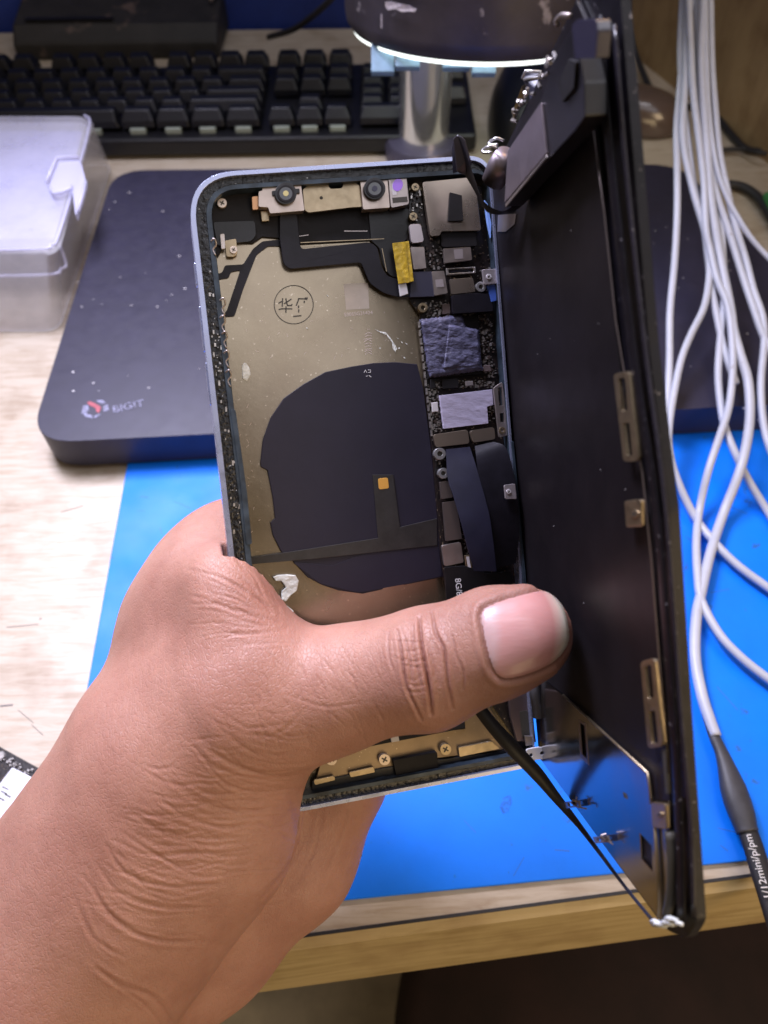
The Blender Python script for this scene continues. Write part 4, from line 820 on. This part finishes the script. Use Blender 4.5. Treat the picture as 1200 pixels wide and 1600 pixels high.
slab('flex_strip', [(703, 300), (722, 305), (724, 345), (700, 346)], -1.0, .3, M_blackm, ph)

# black test cable running from under the thumb to the lower right
bm = bmesh.new()
tc_ = [(735, 1085, 168, 10), (760, 1122, 167, 10.5), (800, 1168, 167, 12), (838, 1208, 171, 11), (872, 1250, 172, 7.5), (905, 1290, 167, 4.5), (935, 1330, 159, 3.2), (980, 1390, 146, 2.6), (1026, 1446, 131, 2.6)]
pw = smooth_open([P(a, b, d) for a, b, d, r in tc_], 5); rr = []
for i in range(len(pw)):
    f = min(i/5, len(tc_)-1.001); k = int(f); r = tc_[k][3]*(1-f+k)+tc_[k+1][3]*(f-k); dd = tc_[k][2]*(1-f+k)+tc_[k+1][2]*(f-k); rr.append(r*dd/F*MM)
tube(bm, pw, rr, 14); o = build('black_lead', bm, M_rubber, smooth=True); tag(o, 'thick black lead running from under the thumb along the lower edge of the display', 'cable')

# ------------------------------------------------------------------ the hand
#HAND_BEGIN
def camc(px, py, d): return np.array([(px-600)/F*d, (800-py)/F*d, -d])
def hand():
    segs = []   # a, b, ra, rb, k (mm, camera space)
    def seg(a, b, k=6): segs.append((camc(*a[:3]), camc(*b[:3]), a[3]*a[2]/F, b[3]*b[2]/F, k))
    # points: px, py, depth, radius in px
    # thumb
    tipA = (822, 990, 153, 72); tipB = (775, 1003, 155, 80); ip = (664, 1045, 160, 89); mid = (575, 1062, 165, 80); pp_ = (500, 1084, 169, 86); mcp = (385, 1095, 172, 120)
    seg(tipA, tipB, 3); seg(tipB, ip, 5); seg(ip, mid, 5); seg(mid, pp_, 6); seg(pp_, mcp, 9)
    # thumb metacarpal to wrist
    seg(mcp, (275, 1200, 180, 160), 9); seg((275, 1200, 180, 160), (190, 1350, 182, 172), 10); seg((190, 1350, 182, 172), (60, 1530, 184, 205), 12)
    seg((60, 1530, 184, 205), (-160, 1800, 190, 235), 12)
    # thenar front bulge
    seg((400, 1150, 178, 90), (330, 1290, 180, 125), 8); seg((330, 1290, 180, 125), (215, 1430, 182, 135), 10)
    # web from thumb to index knuckle
    seg((400, 1050, 178, 95), (365, 960, 194, 100), 8); seg((365, 960, 194, 100), (375, 895, 203, 108), 9)
    seg((300, 1150, 190, 150), (330, 990, 200, 128), 10); seg((330, 990, 200, 128), (388, 900, 208, 114), 9)
    seg((405, 1030, 167, 62), (350, 905, 173, 34), 7); seg((350, 905, 173, 34), (334, 905, 196, 76), 10); seg((360, 960, 172, 60), (330, 930, 186, 80), 10)
    seg((335, 1060, 180, 105), (310, 985, 190, 88), 9)
    # palm / hypothenar
    seg((510, 1215, 214, 92), (445, 1330, 214, 105), 6); seg((445, 1330, 214, 105), (322, 1462, 212, 98), 8); seg((322, 1462, 212, 98), (160, 1570, 205, 125), 12)
    seg((370, 1180, 212, 120), (300, 1350, 212, 130), 12)
    seg((430, 980, 214, 90), (500, 1180, 218, 90), 10)
    # fingers behind the phone
    for ch in ([(395, 890, 205, 70), (520, 840, 203, 52), (640, 822, 205, 48), (720, 835, 206, 42)],
               [(430, 960, 210, 66), (560, 930, 205, 54), (690, 915, 207, 50), (775, 925, 207, 42)],
               [(460, 1050, 212, 64), (580, 1020, 207, 52), (700, 1005, 209, 48), (780, 1015, 209, 41)],
               [(490, 1150, 214, 60), (600, 1105, 209, 46), (690, 1090, 210, 42), (750, 1095, 210, 36)]):
        for i in range(3): seg(ch[i], ch[i+1], 5 if i == 0 else 2.5)
    h = .6
    pts = np.array([s[0] for s in segs]+[s[1] for s in segs])
    lo = np.array([-125, -140, -245.]); hi = np.array([62, 42, -132.])
    nx, ny, nz = [int((b-a)/h)+1 for a, b in zip(lo, hi)]
    X = lo[0]+h*np.arange(nx); Y = lo[1]+h*np.arange(ny); Z = lo[2]+h*np.arange(nz)
    G = np.empty((nx, ny, nz), np.float32); G[:] = 60
    gx, gy, gz = np.meshgrid(X.astype(np.float32), Y.astype(np.float32), Z.astype(np.float32), indexing='ij')
    for a, b, ra, rb, k in segs:
        pad = 16; r = max(ra, rb)+pad
        i0 = [max(0, int((min(a[i], b[i])-r-lo[i])/h)) for i in range(3)]; i1 = [min(n, int((max(a[i], b[i])+r-lo[i])/h)+2) for i, n in zip(range(3), (nx, ny, nz))]
        if any(p >= q for p, q in zip(i0, i1)): continue
        sl_ = tuple(slice(p, q) for p, q in zip(i0, i1)); x, y, z_ = gx[sl_]-a[0], gy[sl_]-a[1], gz[sl_]-a[2]
        ab = b-a; t = np.clip((x*ab[0]+y*ab[1]+z_*ab[2])/(ab@ab), 0, 1)
        d = np.sqrt((x-t*ab[0])**2+(y-t*ab[1])**2+(z_-t*ab[2])**2)-(ra+t*(rb-ra))
        g = G[sl_]; hh = np.maximum(k-np.abs(g-d), 0)/k; G[sl_] = np.minimum(g, d)-hh*hh*k*.25
    # the phone slab presses into the flesh
    n = np.array(PH.n); o = np.array(PH.o)/MM; ux = np.array(PH.x); uy = np.array(PH.y)
    rel = (gx-o[0], gy-o[1], gz-o[2]); dn = sum(r*c for r, c in zip(rel, n)); du = sum(r*c for r, c in zip(rel, ux)); dv = sum(r*c for r, c in zip(rel, uy))
    dv = -np.abs(dv) if uy[1] > 0 else -dv
    # box: du in [-.3, 71], |v| in [-1, 144], dn in [-8, 0]
    bd = np.maximum.reduce([-.2-du, du-72, -dn-8.2, dn+.2])
    G = np.maximum(G, -bd+0)
    # surface nets
    s = G < 0; c = np.zeros((nx-1, ny-1, nz-1), np.int8)
    for i in (0, 1):
        for j in (0, 1):
            for k in (0, 1): c += s[i:nx-1+i, j:ny-1+j, k:nz-1+k]
    act = (c > 0) & (c < 8); idx = np.full(act.shape, -1, np.int64); ci = np.argwhere(act); idx[act] = np.arange(len(ci))
    acc = np.zeros((len(ci), 3)); cnt = np.zeros(len(ci))
    corners = [(i, j, k) for i in (0, 1) for j in (0, 1) for k in (0, 1)]
    for a_ in corners:
        for ax in range(3):
            if a_[ax]: continue
            b_ = list(a_); b_[ax] = 1
            va = G[ci[:, 0]+a_[0], ci[:, 1]+a_[1], ci[:, 2]+a_[2]]; vb = G[ci[:, 0]+b_[0], ci[:, 1]+b_[1], ci[:, 2]+b_[2]]
            m = (va < 0) != (vb < 0); t = va[m]/(va[m]-vb[m]); p = np.tile(np.array(a_, float), (m.sum(), 1)); p[:, ax] += t; acc[m] += p; cnt[m] += 1
    V = lo+h*(ci+acc/cnt[:, None]); faces = []
    for ax in range(3):
        u, v = (ax+1) % 3, (ax+2) % 3; sh = list(s.shape); sh[ax] -= 1
        A = s[tuple(slice(0, n_) if i == ax else slice(0, s.shape[i]) for i, n_ in enumerate(sh))]
        B = s[tuple(slice(1, None) if i == ax else slice(0, None) for i in range(3))]
        e = np.argwhere(A != B); fl = A[tuple(e.T)]
        ok = (e[:, u] > 0) & (e[:, v] > 0) & (e[:, u] < act.shape[u]) & (e[:, v] < act.shape[v]); e = e[ok]; fl = fl[ok]
        def cell(du_, dv_): q = e.copy(); q[:, u] -= du_; q[:, v] -= dv_; return idx[tuple(q.T)]
        q = np.stack([cell(1, 1), cell(0, 1), cell(0, 0), cell(1, 0)], 1); q[~fl] = q[~fl][:, ::-1]; faces.append(q)
    Fc = np.concatenate(faces); Fc = Fc[(Fc >= 0).all(1)]
    return V, Fc
V, Fc = hand()
def subdiv(V, Fc):
    n = len(V); E_ = np.concatenate([np.stack([Fc[:, i], Fc[:, (i+1) % 4]], 1) for i in range(4)]); Es = np.sort(E_, 1)
    key = Es[:, 0]*n+Es[:, 1]; uk, inv = np.unique(key, return_inverse=True); mid = (V[uk//n]+V[uk % n])/2; fc = V[Fc].mean(1)
    m = len(Fc); e = [n+inv[i*m:(i+1)*m] for i in range(4)]; c = n+len(uk)+np.arange(m)
    V3 = np.concatenate([V, mid, fc]); F3 = np.concatenate([np.stack([Fc[:, i], e[i], c, e[i-1]], 1) for i in range(4)])
    return V3, F3
def vnormals(V, Fc):
    fn_ = np.cross(V[Fc[:, 2]]-V[Fc[:, 0]], V[Fc[:, 3]]-V[Fc[:, 1]]); N_ = np.zeros_like(V)
    for i in range(4): np.add.at(N_, Fc[:, i], fn_)
    return N_/np.maximum(np.linalg.norm(N_, axis=1, keepdims=True), 1e-9)
def lap(V, Fc, it, lam=.5):
    deg = np.zeros(len(V)); E_ = [(0, 1), (1, 2), (2, 3), (3, 0)]
    for a, b in E_: np.add.at(deg, Fc[:, a], 1); np.add.at(deg, Fc[:, b], 1)
    for _ in range(it):
        s_ = np.zeros_like(V)
        for a, b in E_: np.add.at(s_, Fc[:, a], V[Fc[:, b]]); np.add.at(s_, Fc[:, b], V[Fc[:, a]])
        V = V+lam*(s_/deg[:, None]-V)
    return V
V = lap(V, Fc, 4)
V, Fc = subdiv(V, Fc); V = lap(V, Fc, 3)
Nn = vnormals(V, Fc)
cenn = V.mean(0)
px = 600+F*V[:, 0]/-V[:, 2]; py = 800-F*V[:, 1]/-V[:, 2]
front = (Nn*(-V/np.linalg.norm(V, axis=1, keepdims=True))).sum(1)
if (front[(V[:, 2] > -160)].mean() < 0): Fc = Fc[:, ::-1]; Nn = -Nn; front = -front
fw = np.clip(front*3+.3, 0, 1)*(V[:, 2] > -206)
def sdist(px, py, pl):
    best = np.full(px.shape, 1e9); tt = np.zeros(px.shape); n_ = len(pl)-1
    for i, ((x0, y0), (x1, y1)) in enumerate(zip(pl, pl[1:])):
        dx_, dy_ = x1-x0, y1-y0; t = np.clip(((px-x0)*dx_+(py-y0)*dy_)/(dx_*dx_+dy_*dy_+1e-9), 0, 1)
        d_ = np.hypot(px-x0-t*dx_, py-y0-t*dy_); m = d_ < best; best[m] = d_[m]; tt[m] = ((i+t)/n_)[m]
    return best, tt
disp = np.zeros(len(V)); jit = np.random.RandomState(21)
def crease(pl, depth, wpx, bulge=.4):
    global disp
    pl = [tuple(p) for p in smooth_open([Vector((p[0]+jit.randn()*2.2, p[1]+jit.randn()*2.2)) for p in pl], 5)]
    m = (px > min(p[0] for p in pl)-60) & (px < max(p[0] for p in pl)+60) & (py > min(p[1] for p in pl)-60) & (py < max(p[1] for p in pl)+60)
    d_, t = sdist(px[m], py[m], pl); env = np.sin(np.pi*np.clip(t*.9+.05, 0, 1))**.6
    disp[m] += env*fw[m]*(-depth*np.exp(-(d_/wpx)**2)+bulge*depth*np.exp(-((d_-wpx*2.4)/(wpx*1.5))**2))
crease([(621, 985), (623, 1010), (628, 1043), (637, 1077), (656, 1125)], .55, 2.2)
crease([(657, 962), (654, 992), (661, 1030), (668, 1060), (675, 1090), (676, 1118)], .9, 2.5)
crease([(676, 962), (685, 990), (693, 1015), (701, 1066), (704, 1105)], .55, 2.2)
crease([(629, 985), (637, 1015), (642, 1043), (641, 1070)], .3, 1.8); crease([(705, 990), (714, 1020), (722, 1052), (724, 1080)], .25, 1.8)
crease([(606, 992), (608, 1020), (614, 1050)], .2, 1.8); crease([(648, 975), (646, 1010), (653, 1045), (658, 1075)], .3, 1.8); crease([(664, 975), (668, 1005), (677, 1035), (684, 1070)], .25, 1.8)
for q in range(7): crease([(612+q*4, 1000+q*13), (640+q*2, 1006+q*13), (668, 1000+q*13)], .10, 1.8, .2)
for f, dpt, wd in (([(330, 1175), (380, 1204), (430, 1213), (482, 1204)], .9, 5), ([(300, 1160), (350, 1222), (400, 1240), (478, 1232)], .5, 4.5), ([(330, 1120), (370, 1160), (420, 1180), (480, 1172)], .25, 5),
               ([(245, 1205), (310, 1252), (370, 1268), (450, 1262)], .45, 4.5), ([(240, 1240), (290, 1278), (350, 1292), (420, 1286)], .4, 4.5), ([(205, 1270), (270, 1302), (330, 1308), (390, 1303)], .55, 4.5),
               ([(190, 1300), (250, 1333), (300, 1340), (370, 1338)], .5, 4.5), ([(165, 1320), (200, 1362), (260, 1386), (340, 1382)], .6, 5), ([(150, 1350), (190, 1398), (250, 1420), (330, 1420)], .5, 5),
               ([(130, 1370), (175, 1432), (235, 1466), (320, 1470)], .75, 5.5), ([(115, 1400), (150, 1465), (190, 1500)], .5, 5), ([(150, 1515), (190, 1540), (235, 1562), (272, 1598)], .8, 5),
               ([(440, 966), (400, 935), (345, 905), (290, 893)], .4, 4), ([(436, 972), (370, 955), (300, 930)], .3, 4), ([(420, 950), (380, 910), (345, 872), (330, 855)], .3, 4), ([(400, 925), (375, 880), (352, 850)], .22, 3.5), ([(445, 985), (380, 985), (320, 970)], .2, 4),
               ([(480, 1000), (430, 1005), (380, 1010)], .25, 4), ([(405, 1155), (440, 1140), (470, 1115)], .2, 4), ([(455, 1240), (470, 1300), (448, 1355), (405, 1405)], .5, 5), ([(545, 1250), (535, 1300), (505, 1370)], .3, 5), ([(500, 1260), (490, 1330), (450, 1400)], .35, 5)):
    crease(f, dpt*.30, wd*.6); crease([(a+jit.randn()*7, b+6+jit.randn()*4) for a, b in f], dpt*.16, wd*.5); crease([(a+jit.randn()*9, b-7+jit.randn()*4) for a, b in f], dpt*.13, wd*.5)
# fine folds following the thenar wrinkles
rs = np.random.RandomState(11)
for k in range(150):
    t = rs.rand(); cx_, cy_ = 200+250*t+rs.randn()*45, 1400-230*t+rs.randn()*50; l = rs.uniform(25, 60); s_ = rs.uniform(-.1, .45)
    crease([(cx_-l, cy_-l*s_), (cx_, cy_+l*.12), (cx_+l, cy_+l*s_*.0)], rs.uniform(.03, .09), rs.uniform(1.5, 2.4), .3)
for k in range(55):
    a = rs.uniform(-.2, 1.1); r0 = rs.uniform(25, 70); r1 = r0+rs.uniform(40, 100); cx_, cy_ = 450, 985
    crease([(cx_-r0*math.cos(a), cy_-r0*math.sin(a)), (cx_-(r0+r1)/2*math.cos(a+.05), cy_-(r0+r1)/2*math.sin(a+.05)), (cx_-r1*math.cos(a), cy_-r1*math.sin(a))], rs.uniform(.03, .09), rs.uniform(1.5, 2.2), .3)
for k in range(70):
    cx_, cy_ = rs.uniform(380, 600), rs.uniform(1010, 1160); l = rs.uniform(8, 22); a = rs.uniform(.7, 1.5)
    crease([(cx_-l*math.cos(a), cy_-l*math.sin(a)), (cx_+2, cy_), (cx_+l*math.cos(a), cy_+l*math.sin(a))], rs.uniform(.03, .09), rs.uniform(1.4, 2.0), .2)
# nail
nailp = [(752, 960), (768, 945), (800, 934), (830, 926), (858, 924), (876, 942), (887, 972), (888, 1003), (872, 1028), (848, 1044), (815, 1056), (790, 1060), (778, 1055), (768, 1040), (758, 1005)]
nailp = smooth_closed(nailp, 4)
def inpoly(px, py, pl):
    ins = np.zeros(px.shape, bool); j = len(pl)-1
    for i in range(len(pl)):
        xi, yi = pl[i]; xj, yj = pl[j]; c_ = ((yi > py) != (yj > py)) & (px < (xj-xi)*(py-yi)/(yj-yi+1e-12)+xi); ins ^= c_; j = i
    return ins
near = (px > 700) & (px < 930) & (py > 880) & (py < 1110) & (front > -.1)
nd = np.full(len(V), 1e3); d_, _ = sdist(px[near], py[near], nailp+[nailp[0]]); nd[near] = np.where(inpoly(px[near], py[near], nailp), -d_, d_)
disp += np.where(near, -.45*np.exp(-((nd-1.5)/4.0)**2)+.38*np.exp(-((nd-11)/6.)**2)*(px < 870), 0)
V2 = V+Nn*disp[:, None]
def tomesh(name, V, Fc, m, parent=None):
    me = bpy.data.meshes.new(name); W_ = np.array(CAM)[None]+(V*MM) @ np.array(ROT).T
    me.vertices.add(len(V)); me.vertices.foreach_set('co', W_.ravel()); me.loops.add(Fc.size); me.loops.foreach_set('vertex_index', Fc.ravel()); me.polygons.add(len(Fc))
    me.polygons.foreach_set('loop_start', np.arange(0, Fc.size, 4)); me.polygons.foreach_set('loop_total', np.full(len(Fc), 4)); me.polygons.foreach_set('use_smooth', np.ones(len(Fc), bool)); me.update(); me.validate()
    return link(name, me, m, parent)
# skin material
def skinmat():
    m = bpy.data.materials.new('skin'); m.use_nodes = True; nt = m.node_tree; N = nt.nodes; L = nt.links; p = N['Principled BSDF']
    tc = N.new('ShaderNodeTexCoord'); n1 = N.new('ShaderNodeTexNoise'); n1.inputs['Scale'].default_value = 45; n1.inputs['Detail'].default_value = 9; n1.inputs['Roughness'].default_value = .72; L.new(tc.outputs['Object'], n1.inputs[0])
    r = N.new('ShaderNodeValToRGB'); e = r.color_ramp.elements; e[0].position = .3; e[0].color = (.30, .138, .100, 1); e[1].position = .7; e[1].color = (.425, .222, .163, 1); L.new(n1.outputs[0], r.inputs[0])
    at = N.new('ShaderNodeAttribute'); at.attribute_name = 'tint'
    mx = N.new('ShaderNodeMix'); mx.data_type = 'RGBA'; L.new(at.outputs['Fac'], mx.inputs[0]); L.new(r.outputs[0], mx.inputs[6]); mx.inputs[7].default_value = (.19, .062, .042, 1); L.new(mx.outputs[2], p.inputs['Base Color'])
    p.inputs['Roughness'].default_value = .52; p.inputs['Subsurface Weight'].default_value = .22; p.inputs['Subsurface Radius'].default_value = (1, .35, .18); p.inputs['Subsurface Scale'].default_value = .003
    vo = N.new('ShaderNodeTexVoronoi'); vo.inputs['Scale'].default_value = 1500; vo.feature = 'DISTANCE_TO_EDGE'; mp = N.new('ShaderNodeMapping'); mp.inputs['Rotation'].default_value = (0, 0, .6); mp.inputs['Scale'].default_value = (1, .55, 1)
    nd_ = N.new('ShaderNodeTexNoise'); nd_.inputs['Scale'].default_value = 300; L.new(tc.outputs['Object'], nd_.inputs[0]); va = N.new('ShaderNodeVectorMath'); va.operation = 'MULTIPLY_ADD'; va.inputs[1].default_value = (.0016,)*3; L.new(nd_.outputs[1], va.inputs[0]); L.new(tc.outputs['Object'], va.inputs[2])
    L.new(va.outputs[0], mp.inputs[0]); L.new(mp.outputs[0], vo.inputs[0])
    q = N.new('ShaderNodeMapRange'); q.inputs[2].default_value = .12; L.new(vo.outputs[0], q.inputs[0])
    b1_ = N.new('ShaderNodeBump'); b1_.inputs['Strength'].default_value = .36; b1_.inputs['Distance'].default_value = .00018; L.new(q.outputs[0], b1_.inputs['Height'])
    n3 = N.new('ShaderNodeTexNoise'); n3.inputs['Scale'].default_value = 520; n3.inputs['Detail'].default_value = 5; L.new(mp.outputs[0], n3.inputs[0])
    b2_ = N.new('ShaderNodeBump'); b2_.inputs['Strength'].default_value = .42; b2_.inputs['Distance'].default_value = .00035; L.new(n3.outputs[0], b2_.inputs['Height']); L.new(b1_.outputs[0], b2_.inputs['Normal']); L.new(b2_.outputs[0], p.inputs['Normal'])
    return m
M_skin = skinmat()
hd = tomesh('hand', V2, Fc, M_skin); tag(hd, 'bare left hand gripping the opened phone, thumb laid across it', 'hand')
# tint: shade painted into the creases, plus natural redness at the knuckles
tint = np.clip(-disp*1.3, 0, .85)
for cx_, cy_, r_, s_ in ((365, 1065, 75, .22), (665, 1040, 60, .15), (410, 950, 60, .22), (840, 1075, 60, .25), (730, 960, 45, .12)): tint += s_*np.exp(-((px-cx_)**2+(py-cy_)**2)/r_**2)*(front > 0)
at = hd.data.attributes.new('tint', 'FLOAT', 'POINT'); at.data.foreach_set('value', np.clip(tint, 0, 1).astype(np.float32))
# nail plate
fm = (nd[Fc] < 1.0).all(1) & (front[Fc] > -.05).all(1) & (V[Fc][:, :, 2] > -175).all(1); F2 = Fc[fm]; ids = np.unique(F2); mp_ = np.full(len(V), -1); mp_[ids] = np.arange(len(ids))
nv = V[ids]+Nn[ids]*(.02+.20*np.clip(-nd[ids]/5, -.6, 1))[:, None]; nv = nv
nF = mp_[F2]; nv2 = lap(nv, nF, 3)
def nailmat():
    m = mat('nail', (.60, .33, .29), .34, bump=.12, bs=500, stretch=(1, 4, 1), coat=.2, sss=.15); nt = m.node_tree; N = nt.nodes; L = nt.links; p = N['Principled BSDF']
    at = N.new('ShaderNodeAttribute'); at.attribute_name = 'zone'; r = N.new('ShaderNodeValToRGB'); e = r.color_ramp.elements; e[0].position = .0; e[0].color = (.50, .32, .31, 1); e[1].position = 1; e[1].color = (.60, .50, .36, 1)
    for po, c_ in ((.12, (.54, .35, .34)), (.22, (.56, .29, .27)), (.80, (.52, .24, .21)), (.87, (.62, .42, .34)), (.93, (.66, .58, .46))):
        k = e.new(po); k.color = (*c_, 1)
    L.new(at.outputs['Fac'], r.inputs[0]); L.new(r.outputs[0], p.inputs['Base Color']); return m
nl = tomesh('thumbnail', nv2, nF, nailmat(), hd)
zn = np.clip(((px[ids]-757)*.97+(py[ids]-1000)*-.24*.2+np.abs(py[ids]-990-(px[ids]-820)*-.12)**2*.0042)/131, 0, 1)
a2 = nl.data.attributes.new('zone', 'FLOAT', 'POINT'); a2.data.foreach_set('value', zn.astype(np.float32))
#HAND_END
